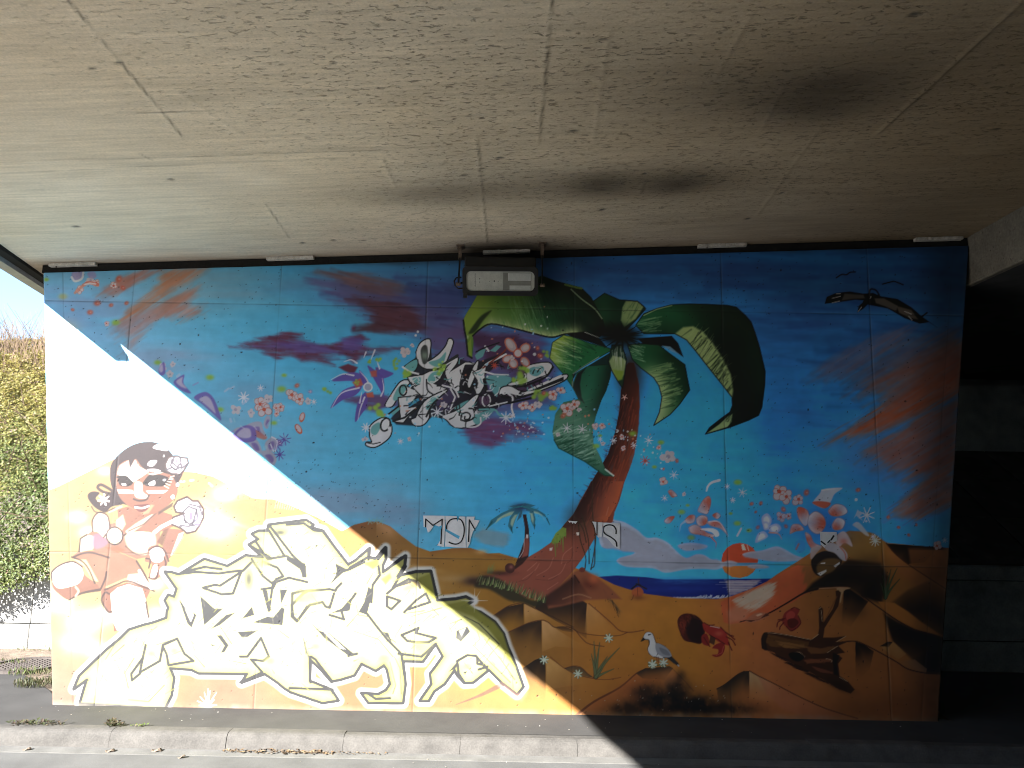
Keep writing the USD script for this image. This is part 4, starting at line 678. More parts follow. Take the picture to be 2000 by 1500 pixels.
CLIP = L5; P(L5, (20, 74, 48), 2); G(L5, 'G 880 640 860 720 840 800', (34, 108, 74), 30, .8); G(L5, 'G 985 600 950 760 900 880', (8, 30, 20), 18, .9); P('G 745 735 775 655 830 615 800 660 790 720 800 800 820 840 780 810', BLACK, 3, .95)
G(L5, 'G 640 960 740 930 820 1000 900 1150', (120, 166, 136), 44, .6); hatch('G 640 1000 700 950 860 1000 880 1100 930 1220 820 1170 680 1090', 160, 40, 2.6, (176, 204, 180), 90, .6, 9, 3); hatch('G 650 1040 760 1000 860 1080 920 1230 800 1160 700 1110', 160, 36, 2.6, (14, 66, 42), 60, .7, 9, 7); hatch('G 690 840 860 800 880 900 820 1000 660 960', 165, 30, 2, (120, 150, 120), 30, .35, 10, 8)
S('G 632 1060 660 1110 820 1192 940 1277 995 1280', 2.4, (20, 70, 50), .9); S('G 945 1240 995 1278', 3, (206, 214, 200), .9)
L4 = 'G 605 560 622 465 690 420 740 430 850 470 970 500 985 512 900 560 800 620 750 655 742 735 690 660'
CLIP = L4; P(L4, (30, 104, 56), 2); G(L4, 'G 605 560 622 465 690 425', (140, 166, 58), 26, 1, power=2); hatch('G 620 480 760 450 820 540 740 640 660 620', 198, 40, 2.4, (190, 208, 160), 60, .6, 8, 3); hatch('G 720 450 900 500 800 610 740 600', 205, 36, 2.4, (14, 60, 34), 40, .65, 8, 4); S('G 742 735 750 655 800 620 905 555', 2.2, (206, 210, 190), .85); S(L4, 1.6, (10, 24, 14), .7, closed=True); P('G 742 700 748 660 870 590 985 520 985 600 830 612 770 650', (12, 26, 16), 2, .9)
L6 = 'G 985 480 1045 480 1075 570 1062 670 1050 745 1022 705 985 640 962 580'
CLIP = L6; P(L6, (24, 54, 34), 2); P('G 968 580 990 545 1050 560 1072 580 1058 660 1040 690 1010 680 985 640', (140, 158, 104), 4, .95); P('G 990 630 1056 640 1048 690 1020 700', GY, 5, .95); hatch('G 990 480 1050 480 1060 560 980 560', 88, 26, 2.2, (214, 214, 204), 14, .8, 6, 3); S(L6, 2, BLACK, .85, closed=True)
A(*q('G 1045 425')[0], 36, 22, (5, 8, 6), 1, power=3); A(*q('G 960 400')[0], 26, 18, (5, 8, 6), .9)
for k in range(24):
    t = k*.262+prand.uniform(-.1, .1); x, y = q('G 1045 425')[0]; S([(x, y), (x+prand.uniform(38, 62)*math.cos(t), y+prand.uniform(22, 36)*math.sin(t))], 5, (5, 9, 6), .85, t1=.1)

CLIP = None
# ---- the white and teal lettering among flowers
SW = 1.25
PW, TE = (204, 200, 202), (96, 158, 156)
for t in ('E 350 690 450 640 760 430 880 360 1000 400 1280 300 1200 420 1100 500 1130 640 1250 660 1450 640 1770 500 1785 545 1550 650 1440 690 1250 760 1060 880 1010 940 900 965 820 945 770 880 640 860 560 935 470 940 330 930 280 880 340 800', 'E 480 380 560 200 620 200 640 360 760 260 800 190 810 240 740 400 700 560 480 560 400 440'):
    P(t, (26, 20, 30), 4, .92)
P('E 640 640 760 560 860 700 800 800 700 820', (74, 60, 96), 5, .8); P('E 900 470 1000 420 1010 600 960 690 900 620', (16, 12, 20), 4, .9); P('E 1040 690 1140 680 1150 760 1060 760', (84, 56, 84), 3, .9); P('E 1200 560 1350 600 1500 560 1640 470 1560 640 1400 690 1200 690', (66, 34, 60), 6, .8)
def letter(t, fill=PW, teal=(), line=2.6, sm=True):
    P(t, (12, 12, 14), 1.2, sm=sm); p = q(t); S(p, line+1.2, BLACK, .95, sm=sm, closed=True); P(t, fill, 1.4, sm=sm)
    for k in teal: P(k, TE, 2.5, .95, sm=True)
letter('E 100 1010 108 940 190 880 250 880 285 950 272 1030 200 1095 130 1125 70 1108 76 1086 120 1086 104 1040', teal=('E 108 1000 118 945 180 910 190 960 150 1020',)); O(*q('E 235 930')[0], 9, 13, PW, 1, 20, 2.6); O(*q('E 268 965')[0], 3, 4, PW); S('E 78 1090 130 1098 190 1085', 1.5, BLACK)
letter('E 235 760 320 620 370 560 420 545 440 570 420 600 520 655 400 690 345 690 290 770', teal=('E 300 700 350 600 420 580 400 650 330 720',)); O(*q('E 388 632')[0], 7, 10, None, line=2.4); S('E 430 640 530 660', 2, PW)
letter('E 350 700 500 685 450 750 430 790 530 770 420 870 390 910 330 905 310 900 370 870', sm=False); P('E 430 745 520 700 530 720 440 780', (52, 140, 180), 1.5); S('E 300 900 400 870 540 760', 3, BLACK); P('E 280 830 350 770 360 800 300 850', TE, 1.5); S('E 260 840 350 770', 2.5, BLACK)
letter('E 430 520 560 500 620 470 750 450 700 540 650 575 770 625 690 650 610 690 560 690 480 610', teal=('E 470 530 540 520 530 580 490 570', 'E 600 540 640 480 740 460 690 530 640 570'), sm=False); S('E 590 540 600 630 650 670', 2.4, BLACK, .9, sm=True)
letter('E 505 300 540 225 600 190 625 215 615 330 600 385 690 330 760 250 785 190 812 195 815 240 750 400 680 440 580 440 520 390', teal=('E 610 390 700 360 760 300 740 390 680 430',)); P('E 540 290 570 240 600 260 600 380 560 400', (36, 36, 36), 3, .9, sm=True); A(*q('E 575 330')[0], 6, 9, (130, 150, 130), .8)
letter('E 400 430 500 365 510 420 470 470', TE); S('E 385 430 440 470 520 490', 3, PW)
letter('E 460 890 500 870 530 800 600 710 770 628 700 690 620 780 610 870 560 930 490 935', teal=('E 600 740 700 680 640 780 590 800',)); S('E 590 860 640 760 700 700', 3, BLACK, .9, sm=True)
letter('E 755 470 800 400 860 350 850 400 790 480 830 470 920 400 900 480 880 560 870 640 830 620 790 570', sm=True); S('E 800 480 930 400 1000 400', 3, PW); S('E 720 420 860 330', 4, (40, 40, 40)); S('E 730 430 850 360', 2, PW)
letter('E 1000 430 1040 380 1020 480 980 580 960 610 950 560', sm=True); letter('E 1000 480 1060 450 1110 400 1090 500 1100 560 1050 660 1020 640 1040 560'); S('E 730 590 830 620 870 690', 2.6, PW, sm=True); S('E 800 620 840 690 800 790', 2.4, PW)
letter('E 730 860 830 820 900 780 1000 690 1040 680 1000 780 1060 880 1010 930 900 955 820 940 770 890', teal=('E 1000 850 1180 800 1060 920 1010 920', 'E 830 790 900 740 960 720 880 790')); S('E 890 880 900 840 940 825 970 845 960 880 925 885 925 860', 2.2, BLACK, sm=True); S('E 960 790 1000 800 1000 870 940 900 890 890', 2.4, BLACK, sm=True); P('E 820 940 900 940 900 955 840 955', WHITE, 1.5)
S('E 1090 560 1080 450 1120 400 1200 360 1280 320', 3.2, PW, sm=True); S('E 1080 440 1200 350 1270 290 1350 180', 2.4, (120, 44, 30), sm=True); S('E 1090 470 1180 495 1300 500', 2.6, PW); P('E 1110 510 1300 510 1320 560 1220 640 1200 690 1140 600', TE, 3, .95, sm=True)
P('E 1010 330 1060 280 1110 270 1080 340 1030 370', TE, 2, .95); P('E 1140 290 1200 240 1240 250 1190 300', TE, 2, .95); S('E 1100 250 1130 290', 3, PW); S('E 1020 300 1100 260 1220 220', 2, BLACK)
letter('E 1460 430 1560 400 1650 395 1680 430 1640 490 1560 520 1440 570 1310 590 1320 570 1420 540 1450 500', teal=('E 1490 440 1590 420 1610 460 1550 510 1490 490',)); S('E 1690 430 1620 520 1450 590 1300 610', 3, BLACK, sm=True)
letter('E 1225 650 1250 610 1320 600 1400 640 1470 640 1780 500 1785 545 1560 640 1440 680 1360 670 1300 660 1240 680'); P('E 1480 640 1780 515 1785 545 1560 630', (16, 16, 18), 1.5); S('E 1480 630 1760 505', 3, PW); S('E 1240 670 1290 690 1400 690 1560 650', 3, BLACK, sm=True); S('E 1300 660 1340 700 1330 780 1350 860', 3, PW, sm=True); S('E 1130 760 1320 740 1500 700', 3.5, BLACK); S('E 1140 770 1290 735', 2.2, PW); O(*q('E 1110 720')[0], 8, 12, None, line=2, lcol=PW); S('E 1090 540 1110 640', 4, BLACK)
S('E 1050 800 1180 800 1230 850 1340 860', 3, TE, sm=True); S('E 1060 870 1060 920 1010 950 930 950', 2.4, PW, sm=True)
r_ = np.random.default_rng(77); zone = q('E 350 690 450 560 700 440 880 360 1040 400 1250 330 1330 420 1640 430 1700 520 1450 690 1250 740 1010 930 820 900 560 880 400 860')
c_ = r_.uniform(zone.min(0), zone.max(0), (420, 2)); c_ = c_[edge_field(zone, c_[:, 0], c_[:, 1]) > 0]
for k, (x, y) in enumerate(c_[:130]):
    t = r_.choice([-.75, -.6, -.35, .5, 1.1])+r_.normal(0, .25); l = r_.uniform(6, 20); b = r_.normal(0, 4); e = np.array([[x, y], [x+l*.5*math.cos(t)-b*math.sin(t), y+l*.5*math.sin(t)+b*math.cos(t)], [x+l*math.cos(t), y+l*math.sin(t)]])
    S(e, 2.2, [BLACK, PW, BLACK, TE, BLACK, PW][k % 6], .85, sm=True, t0=1, t1=.3)
SW = 1.0
# ---- blossoms
OR, VI, LIM, PK = (186, 78, 54), (92, 66, 150), (132, 170, 56), (188, 174, 176)
for t in ('D 780 540 900 480 990 490 1010 560 920 540', 'D 770 740 860 610 1000 570 960 640 860 680', 'D 950 840 970 700 1030 620 1040 720 1000 780', 'D 980 460 1040 530 1060 590 1010 570', 'D 1040 430 1120 480 1160 520 1160 660 1130 600', 'D 1100 440 1200 470 1230 490 1150 520'):
    P(t, VI, 2.5, .92, sm=True)
for t in ('D 775 530 860 490 940 500', 'D 780 735 850 630 980 590', 'D 970 830 990 740 1020 660', 'D 985 470 1030 520 1050 560', 'D 1150 520 1160 600 1140 650', 'D 1000 620 985 700', 'D 870 400 920 385 965 410', 'D 1060 400 1095 315', 'D 1015 370 1030 330', 'D 1110 390 1130 450'): S(t, 3.4, (204, 198, 206), .9, sm=True, t0=.3)
P('D 930 550 990 520 1010 570 960 590', OR, 4, .9); P('D 1030 630 1080 620 1090 660 1040 660', OR, 3, .9); P('D 1060 470 1110 460 1110 510 1070 510', OR, 4, .8); O(*q('D 1045 585')[0], 8, 8, (150, 150, 170), 1, 0, 2.6, WHITE)
for s, r in (('D 1110 740', 12), ('D 1150 780', 12), ('D 1330 490', 9), ('D 960 550', 6), ('D 740 610', 8), ('D 1050 410', 6), ('D 1120 385', 7), ('D 1250 440', 7), ('E 690 450', 11), ('E 740 440', 8), ('E 420 480', 10), ('E 1400 510', 15), ('E 1440 450', 12), ('E 1350 540', 9), ('E 1620 680', 14), ('E 1540 660', 11), ('E 1680 780', 9), ('E 1640 320', 8), ('E 310 380', 7)):
    x, y = q(s)[0]
    for k in range(5): A(x+prand.normal(0, r*.45), y+prand.normal(0, r*.35), r*.4, r*.36, LIM, .9, power=3)
for k in range(5): x, y = q('E 690 450')[0]+prand.normal(0, 8, 2); O(x, y, 2, 2, (170, 200, 90))
petal_flower(*q('E 405 300')[0], 11, 5, PK, None, (170, 160, 166), .3)
x0, y0 = q('E 1385 310')[0]
for (dx, dy, rx, ry, rot) in [(-14, -16, 15, 9, 55), (14, -10, 10, 8, -30), (-20, 11, 10, 7, -20), (-9, 20, 9, 8, 60), (14, 17, 10, 7, 50)]: O(x0+dx, y0+dy, rx, ry, (166, 152, 156), 1, rot, 2.4, (180, 96, 76)); O(x0+dx*1.1, y0+dy*1.1, rx*.6, ry*.5, PK, .7, rot)
O(x0, y0, 8, 8, PK, 1, 0, 2.2, OR)
# trail of small flowers, as (u, v, radius, kind)
for (x, y, r, k) in [(508, 789, 12, 'o'), (525, 780, 10, 'w'), (516, 800, 14, 'o'), (540, 797, 9, 'o'), (509, 758, 8, 's'), (580, 753, 7, 'r'), (570, 771, 13, 'o'), (585, 780, 11, 'o'), (606, 765, 6, 'v'), (602, 784, 8, 'w'), (613, 785, 7, 's'), (548, 795, 9, 'o'), (540, 808, 7, 'o'),
        (805, 675, 5, 'w'), (798, 688, 5, 'w'), (812, 655, 3, 'd'), (816, 648, 3, 'd'), (1050, 680, 6, 'r'), (1055, 695, 8, 'r'), (1044, 692, 4, 'd'), (1080, 770, 12, 'o'), (1095, 762, 9, 'o'), (1062, 768, 6, 'r'), (1040, 795, 9, 'o'), (1022, 792, 10, 'o'), (1050, 790, 9, 'w'), (1108, 798, 14, 'o'), (1122, 790, 11, 'o'), (1131, 800, 6, 'w'), (1100, 812, 8, 'r'),
        (1107, 836, 13, 's'), (1137, 838, 12, 's'), (1090, 848, 6, 'w'), (1163, 833, 7, 'o'), (1176, 831, 7, 'o'), (1172, 851, 5, 'l'), (1172, 858, 6, 's'), (1198, 861, 8, 's'), (1215, 853, 6, 'o'), (1236, 847, 9, 'l'), (1267, 860, 11, 's'), (1238, 870, 8, 's'), (1165, 871, 8, 'l'), (1178, 866, 5, 'w'), (1291, 864, 8, 'l'), (1287, 874, 6, 'o'), (1217, 875, 5, 'o'),
        (1305, 892, 15, 'w'), (1322, 900, 6, 'r'), (1260, 900, 10, 'R'), (1278, 912, 6, 'l'), (1296, 916, 4, 'r'), (1316, 928, 11, 's'), (1295, 941, 9, 'o'), (1312, 964, 8, 'f'), (1337, 965, 5, 'w'), (1298, 973, 8, 's'), (1441, 942, 10, 'l'), (1450, 962, 12, 's'), (1420, 950, 7, 's'), (1431, 977, 7, 's'), (1331, 1000, 9, 'l'), (1350, 1050, 9, 'l'), (1440, 1022, 9, 'l'), (1427, 1003, 5, 'l'), (1343, 987, 5, 'l'), (1463, 1036, 7, 'l'),
        (1522, 960, 16, 'o'), (1536, 970, 13, 'o'), (1560, 975, 13, 'o'), (1575, 962, 9, 'r'), (1468, 984, 6, 'r'), (1486, 983, 6, 'r'), (1476, 1000, 4, 'r'), (1530, 995, 8, 'r'), (1525, 1010, 10, 'o'), (1540, 1008, 8, 'o'), (1535, 1028, 6, 'r'), (1480, 1030, 6, 'r'), (1676, 957, 7, 'r'), (1693, 1006, 16, 'S'), (1672, 976, 4, 'd'), (1692, 1018, 3, 'd'),
        (1735, 1010, 5, 'r'), (1755, 1030, 5, 'r'), (1775, 1045, 5, 'r'), (1790, 1025, 4, 'r'), (1830, 1066, 9, 'o'), (1845, 1055, 7, 's'), (1705, 1048, 6, 's'), (150, 540, 9, 'w'), (177, 548, 10, 'W'), (232, 545, 10, 'r'), (222, 558, 8, 'o'), (240, 562, 7, 'r'), (155, 566, 8, 'o'), (188, 553, 9, 'o'), (190, 592, 9, 'r'), (217, 596, 6, 'r'), (176, 610, 8, 'r'), (247, 592, 6, 'r'), (226, 630, 9, 'l'), (123, 579, 10, 'y'), (90, 546, 6, 'l'), (142, 605, 5, 'r'), (208, 632, 5, 'o'),
        (308, 708, 8, 'l'), (338, 712, 6, 'w'), (410, 737, 9, 'l'), (318, 717, 8, 'w'), (332, 731, 8, 'w'), (476, 776, 11, 'S'), (460, 800, 10, 'w'), (490, 806, 9, 'w'), (555, 733, 6, 'l'), (430, 800, 8, 'l'), (590, 815, 9, 'F'), (583, 838, 10, 'f'), (535, 826, 7, 'l'), (550, 760, 10, 'l'), (545, 865, 12, 'v'), (556, 858, 12, 'V'), (546, 888, 11, 'V'), (540, 868, 11, 'V'), (470, 845, 9, 'l'),
        (715, 835, 9, 'S'), (713, 858, 6, 'w'), (782, 862, 8, 's'), (800, 858, 5, 'w'), (854, 805, 11, 'S'), (866, 790, 8, 'w'), (950, 812, 9, 's'), (988, 816, 12, 'S'), (1000, 812, 8, 's'), (966, 714, 7, 'R'), (1000, 700, 6, 'w')]:
    rr = prand.uniform(0, 6)
    if k == 'o': petal_flower(x, y, r, 5, PK, (190, 92, 70), None, rr); O(x, y, r*.25, r*.25, OR)
    elif k in 'wW': petal_flower(x, y, r, 5, PK, None, (150, 140, 156), rr, .95)
    elif k == 's': star(x, y, r*.8, (204, 196, 204), 7, 1.8, rr)
    elif k == 'S': star(x, y, r, (206, 204, 210), 8, 2.6, rr)
    elif k == 'r': A(x, y, r*.75, r*.6, OR, .95, rr*57, power=3); A(x+r*.1, y, r*.25, r*.2, PK, .6)
    elif k == 'R': star(x, y, r, (190, 70, 50), 8, 2, rr)
    elif k == 'v': A(x, y, r*.6, r*.5, (140, 80, 150), .9); star(x, y, r*.5, PK, 4, 1.6)
    elif k == 'V': star(x, y, r, (84, 58, 140), 8, 2.2, rr)
    elif k in 'ly': A(x, y, r*.9, r*.6, LIM if k == 'l' else (170, 160, 80), .92 if k == 'l' else .7, power=3)
    elif k == 'd': O(x, y, r*.8, r*.8, WHITE, .9)
    elif k in 'fF': O(x, y, r*.6, r*1.1, (190, 84, 54), .95, -30 if k == 'f' else 15); O(x, y-1, r*.4, r*.8, PK, .9, -30 if k == 'f' else 15)
for k in range(150):
    t = prand.uniform(0, 1)
    if k < 46: x, y = 1020+prand.normal(0, 26), 832+prand.normal(0, 14)+(prand.random() < .4)*14
    elif k < 96: x, y = 1150+150*t+prand.normal(0, 9), 822+75*t+prand.normal(0, 16)
    else: x, y = 740+330*t+prand.normal(0, 8), 800-120*t+40*math.sin(6*t)+prand.normal(0, 24)
    O(x, y, prand.uniform(.9, 2.4), prand.uniform(.9, 2.4), [(200, 210, 216), (206, 206, 206), (150, 196, 220), (196, 120, 90)][prand.integers(0, 4)], .85)
# big orange and white blossoms, right
def petal(t, o=OR, wside=True, a=.95):
    P(t, (200, 194, 198), 2.5, a, sm=True); p = q(t); c = p.mean(0); e = np.argsort(-np.linalg.norm(p-np.array([c[0]*.5+.5*(1372 if c[0] < 1440 else 1588), c[1]+8]), axis=1))[:1]
    L_ = max(5, .55*np.linalg.norm(p-c, axis=1).max()); k_ = int(prand.integers(0, len(p)))
    G(p, np.vstack([p[k_], (p[k_]+c)/2]), o, L_*1.25, .95, sm=True, power=2.2, brush=(prand.uniform(0, 180), 9, 2))
    S(p, 1.6, (120, 96, 110), .55, sm=True, closed=True); G(p, np.vstack([p[(k_+len(p)//2) % len(p)], c]), (150, 150, 176), L_*.6, .5, sm=True)
A(*q('L 700 440')[0], 44, 34, (60, 100, 170), .5); A(*q('L 1620 420')[0], 60, 44, (50, 80, 150), .55); A(*q('L 1200 440')[0], 30, 26, (70, 100, 170), .5)
for t in ('L 650 310 690 230 735 195 755 240 730 330 690 330', 'L 550 380 590 345 630 350 620 400 570 410', 'L 640 370 680 345 725 360 720 410 670 430 645 410', 'L 580 440 640 420 720 480 780 500 760 520 680 500 600 485', 'L 720 400 800 390 850 430 885 500 830 450 760 430', 'L 765 345 800 325 830 350 800 375', 'L 410 410 390 390 420 360 470 355 440 400', 'L 420 155 450 150 490 190 470 200 430 180'): petal(t)
P('L 670 455 740 445 800 460 820 500 790 515 760 480', (212, 206, 206), 2, .95, sm=True); S('L 720 155 730 120 760 90 820 72', 3.4, (204, 200, 206), .95, sm=True, t1=1.6); S('L 510 470 520 420 550 395', 5, (170, 190, 210), .8, sm=True, t0=.2); S('L 760 520 795 560 790 610', 3, (190, 90, 66), .9, t1=.2); S('L 740 395 820 400 890 510', 3, (200, 190, 196), .9, sm=True, t1=.3)
for t in ('L 1150 360 1195 330 1230 380 1210 430 1160 420', 'L 1210 430 1270 410 1305 450 1260 490 1210 470', 'L 1100 560 1120 490 1170 470 1200 510 1160 540', 'L 1160 400 1200 400 1210 450 1170 460'): P(t, (166, 174, 200), 2.5, .95, sm=True); P((q(t)-q(t).mean(0))*.6+q(t).mean(0), (206, 206, 212), 4, .9, sm=True)
S('L 1210 480 1280 490 1310 535', 3, (196, 130, 116), .9, sm=True, t1=.3); S('L 960 505 990 450', 4, (200, 190, 196), .9)
for t in ('L 1425 300 1450 280 1510 310 1520 380 1490 430 1440 370', 'L 1520 350 1570 315 1630 350 1650 420 1600 490 1540 470 1510 410', 'L 1670 310 1720 260 1790 270 1820 320 1770 350 1700 350', 'L 1700 420 1740 365 1800 390 1780 450 1720 460', 'L 1370 490 1390 420 1450 420 1480 460 1420 470', 'L 1490 480 1530 500 1560 560 1620 590 1560 620 1510 560'): petal(t)
P('L 1550 245 1600 180 1640 140 1780 132 1720 180 1690 240 1640 290 1580 270', (186, 184, 190), 3, .95, sm=True); P('L 1545 245 1600 235 1690 250 1650 290 1590 275', OR, 3, .9, sm=True); S('L 1620 150 1700 140 1780 135', 3, WHITE, .8, t1=.2)
P('L 1640 580 1700 560 1780 600 1820 650 1810 700 1770 690 1720 640 1660 620', (178, 170, 176), 3, .95, sm=True); P('L 1530 660 1540 600 1620 590 1580 640 1540 690', (170, 150, 146), 3, .9, sm=True); S('L 1760 590 1800 640 1810 690', 2.5, (190, 100, 80), .8, sm=True); P('L 1740 500 1790 470 1830 510 1860 590 1800 560 1760 590 1730 560', (190, 170, 170), 3, .95, sm=True); A(*q('L 1790 550')[0], 8, 6, (190, 110, 96), .8)
P('L 1870 370 1900 300 1930 330 1965 310 1920 350 1940 390 1890 350', (176, 184, 206), 2.5, .9); P('L 1860 420 1910 400 1990 500 1960 500 1900 450', (186, 180, 180), 3, .85, sm=True); S('L 1420 610 1440 570', 4, (190, 90, 70), .9); O(*q('L 1450 590')[0], 11, 13, (70, 130, 180), .4)
# violet and white blossoms cut by the light, left
for t in ('D 120 900 180 850 260 840 280 900 310 960 240 950 160 930', 'D 160 970 230 970 270 1060 220 1060', 'D 290 1000 340 950 375 970 360 1040 310 1060', 'D 260 1060 330 1050 375 1110 350 1160 300 1110', 'D 280 860 300 800 330 810 310 890', 'D 60 900 110 880 140 930 90 930'): P(t, (160, 152, 166), 3, .9, sm=True); P((q(t)-q(t).mean(0))*.55+q(t).mean(0)+[1, 2], (110, 88, 150), 4, .8, sm=True)
P('D 150 920 220 900 300 950 280 970 200 940', (176, 104, 90), 4, .8, sm=True); S('D 340 950 380 980 360 1060 330 1000', 2.4, (206, 200, 206), .9, sm=True)
for t in ('A 1270 1000 1330 950 1350 950 1345 1010 1400 1080 1330 1060', 'A 1420 1110 1500 1070 1560 1110 1600 1200 1620 1280 1560 1230 1480 1160', 'A 1160 910 1200 850 1210 930 1180 950', 'A 1700 1400 1780 1320 1860 1330 1875 1420 1790 1440'): P(t, (110, 90, 160), 3, .9, sm=True); P((q(t)-q(t).mean(0))*.6+q(t).mean(0)-[2, 2], (180, 170, 186), 4, .85, sm=True)
for t in ('A 530 190 600 180 610 230 560 260 530 250', 'A 640 200 690 190 705 230 660 240'): P(t, (140, 130, 176), 3, .8, sm=True)
S('A 525 230 550 260 600 240 610 190', 4, WHITE, .9, sm=True); S('A 610 290 650 270 715 285', 6, (200, 100, 80), .9, sm=True); S('A 615 285 660 275 700 280', 3, WHITE, .9); S('A 550 345 610 290', 5, (196, 130, 110), .9)
for k in range(60): x, y = prand.uniform(300, 560), prand.uniform(730, 960); S([(x, y), (x+prand.uniform(-10, 10), y+prand.uniform(-8, 8))], prand.uniform(2, 5), [(150, 120, 180), (190, 180, 200), (140, 190, 200)][k % 3], .5)

# ---- the crouching figure with a flower in the hair (painted, in shirt and shorts)
SW = 1.4
SK, SKL, HA, LN = (88, 58, 47), (150, 120, 100), (36, 27, 29), (40, 29, 29)
CR = (150, 140, 120)
for (x, y, r) in [(130, 640, 16), (150, 690, 20), (115, 1180, 20), (165, 1215, 26), (150, 1255, 22), (210, 1200, 20), (190, 1270, 18), (300, 1140, 16), (310, 1200, 18), (390, 1000, 26), (420, 1030, 30), (120, 1150, 16), (150, 1010, 14), (175, 1040, 14), (440, 965, 18), (205, 920, 10)]: A(x, y+0, r*1.3, r*.8, (176, 170, 140), .8)
P('Q 1000 470 1200 530 1275 560 1275 640 1150 620', (150, 96, 60), 8, .5); S('Q 1190 590 1275 620', 5, CR, .7)
# legs, seat
P('Q 80 1090 78 1040 140 985 230 965 300 1000 320 1060 400 1120 450 1160 420 1180 300 1190 210 1245 130 1200 85 1150', (86, 57, 46), 1.5, sm=True); P('Q 82 1095 90 1035 150 985 235 970 290 1000 310 1060 280 1120 200 1150 120 1155', (206, 196, 184), 2, sm=True); S('Q 82 1100 80 1040 150 985 235 965 300 1000', 2.4, LN, .9, sm=True); S('Q 205 1245 300 1195 430 1170', 4, LN, .85, sm=True, t0=.4); S('Q 255 1150 275 1180 255 1215', 3, SKL, .9, sm=True)
P('Q 440 1180 480 1120 620 1090 760 1130 800 1180 760 1260 790 1400 680 1470 535 1475 520 1340 480 1330 445 1250', (86, 57, 46), 1.5); P('Q 510 1200 560 1155 640 1130 740 1160 765 1240 785 1400 660 1440 560 1470 525 1400 520 1330', (206, 198, 188), 2.5); S('Q 500 1200 470 1190 445 1250 490 1330 520 1330', 2.6, LN, .8, sm=True); S('Q 768 1260 790 1390', 3, LN, .85)
# shorts and shirt
P('Q 225 930 270 890 450 880 560 890 700 950 770 1060 820 1180 760 1140 640 1110 520 1140 440 1170 400 1110 330 1010 250 960', (94, 66, 52), 1.5, sm=False); P('Q 235 945 330 950 360 1000 420 1110 380 1100 320 1000', (164, 140, 96), 4, .9); P('Q 640 1060 730 1050 800 1150 700 1130 630 1110', (176, 156, 140), 5, .9); P('Q 470 1150 630 1080 640 1110 500 1160', (160, 130, 80), 4, .8)
for t in ('Q 225 930 300 960 350 1020 395 1120', 'Q 470 1170 560 1130 640 1105 760 1150 830 1180', 'Q 440 1160 470 1090 480 1040', 'Q 240 930 300 905 380 900 500 935', 'Q 700 960 750 1040 790 1120'): S(t, 2.6, LN, .8, sm=True)
P('Q 280 850 330 770 400 720 540 680 640 700 760 680 880 720 860 850 780 930 700 945 560 885 450 895 380 880', (92, 64, 52), 1.5, sm=False); P('Q 285 890 290 800 350 770 390 780 380 870', (188, 182, 164), 4, .9); S('Q 280 890 290 795 335 765', 2.4, LN, .85)
P('Q 620 760 720 740 820 750 840 830 800 900 720 910 640 860', (170, 144, 116), 6, .85, sm=True); P('Q 470 860 560 850 620 880 560 900', (96, 56, 40), 4, .8); P('Q 380 770 470 760 490 830 420 870 380 850', (96, 66, 80), 5, .8, sm=True); S('Q 610 770 660 740 760 735 830 750', 2.6, LN, .8, sm=True); S('Q 620 850 700 910 790 900', 2, LN, .6, sm=True)
# neck, far arm and hand, near arm
P('Q 560 580 640 560 760 620 860 590 960 620 980 700 900 740 820 750 700 735 600 750 570 690', (88, 58, 47), 1.5); P('Q 550 660 600 620 620 690 590 740 550 700', (170, 140, 110), 4, .8); P('Q 620 740 700 680 860 590 740 700 640 770', (180, 158, 130), 4, .8); S('Q 640 740 750 690 860 590', 2.2, LN, .7)
P('Q 930 720 1040 730 1035 790 960 920 920 960 880 900 900 820', (88, 58, 48), 1.5); P('Q 1010 760 1048 745 1040 790 970 910 950 920', (190, 170, 150), 3, .9); S('Q 1045 760 1030 800 965 910', 1.8, LN, .6); P('Q 850 820 900 730 935 720 890 850', (60, 36, 32), 4, .8)
P('Q 380 690 385 640 420 605 470 615 500 660 500 720 470 790 420 750 385 740', (176, 140, 112), 1.5, sm=True); P('Q 430 640 480 630 500 700 480 750 460 770 425 740', (200, 184, 168), 3, .95, sm=True); S('Q 380 740 378 660 420 605 480 622 500 680 500 730 460 785', 2.4, LN, .85, sm=True)
for t in ('Q 450 720 470 775', 'Q 470 700 488 740'): S(t, 1.6, LN, .7)
O(*q('Q 540 775')[0], 16, 17, (170, 146, 110), 1, 0, 2.2, LN); A(*q('Q 530 765')[0], 9, 9, (206, 200, 186), .9)
P('Q 790 860 840 845 910 890 930 960 900 1040 850 1090 800 1095 790 1060 810 980 760 960 780 900', (90, 60, 49), 1.5, sm=True); P('Q 800 880 860 860 900 890 895 950 850 970 810 950', (206, 196, 186), 3, .95, sm=True); P('Q 820 1000 850 985 850 1050 820 1085 800 1085', (200, 180, 160), 2, .95, sm=True)
for t in ('Q 790 880 850 850 905 885 935 960', 'Q 770 940 800 950 790 1010', 'Q 790 1080 840 1090 860 1030', 'Q 900 930 915 980 890 1040'): S(t, 2.4, LN, .85, sm=True)
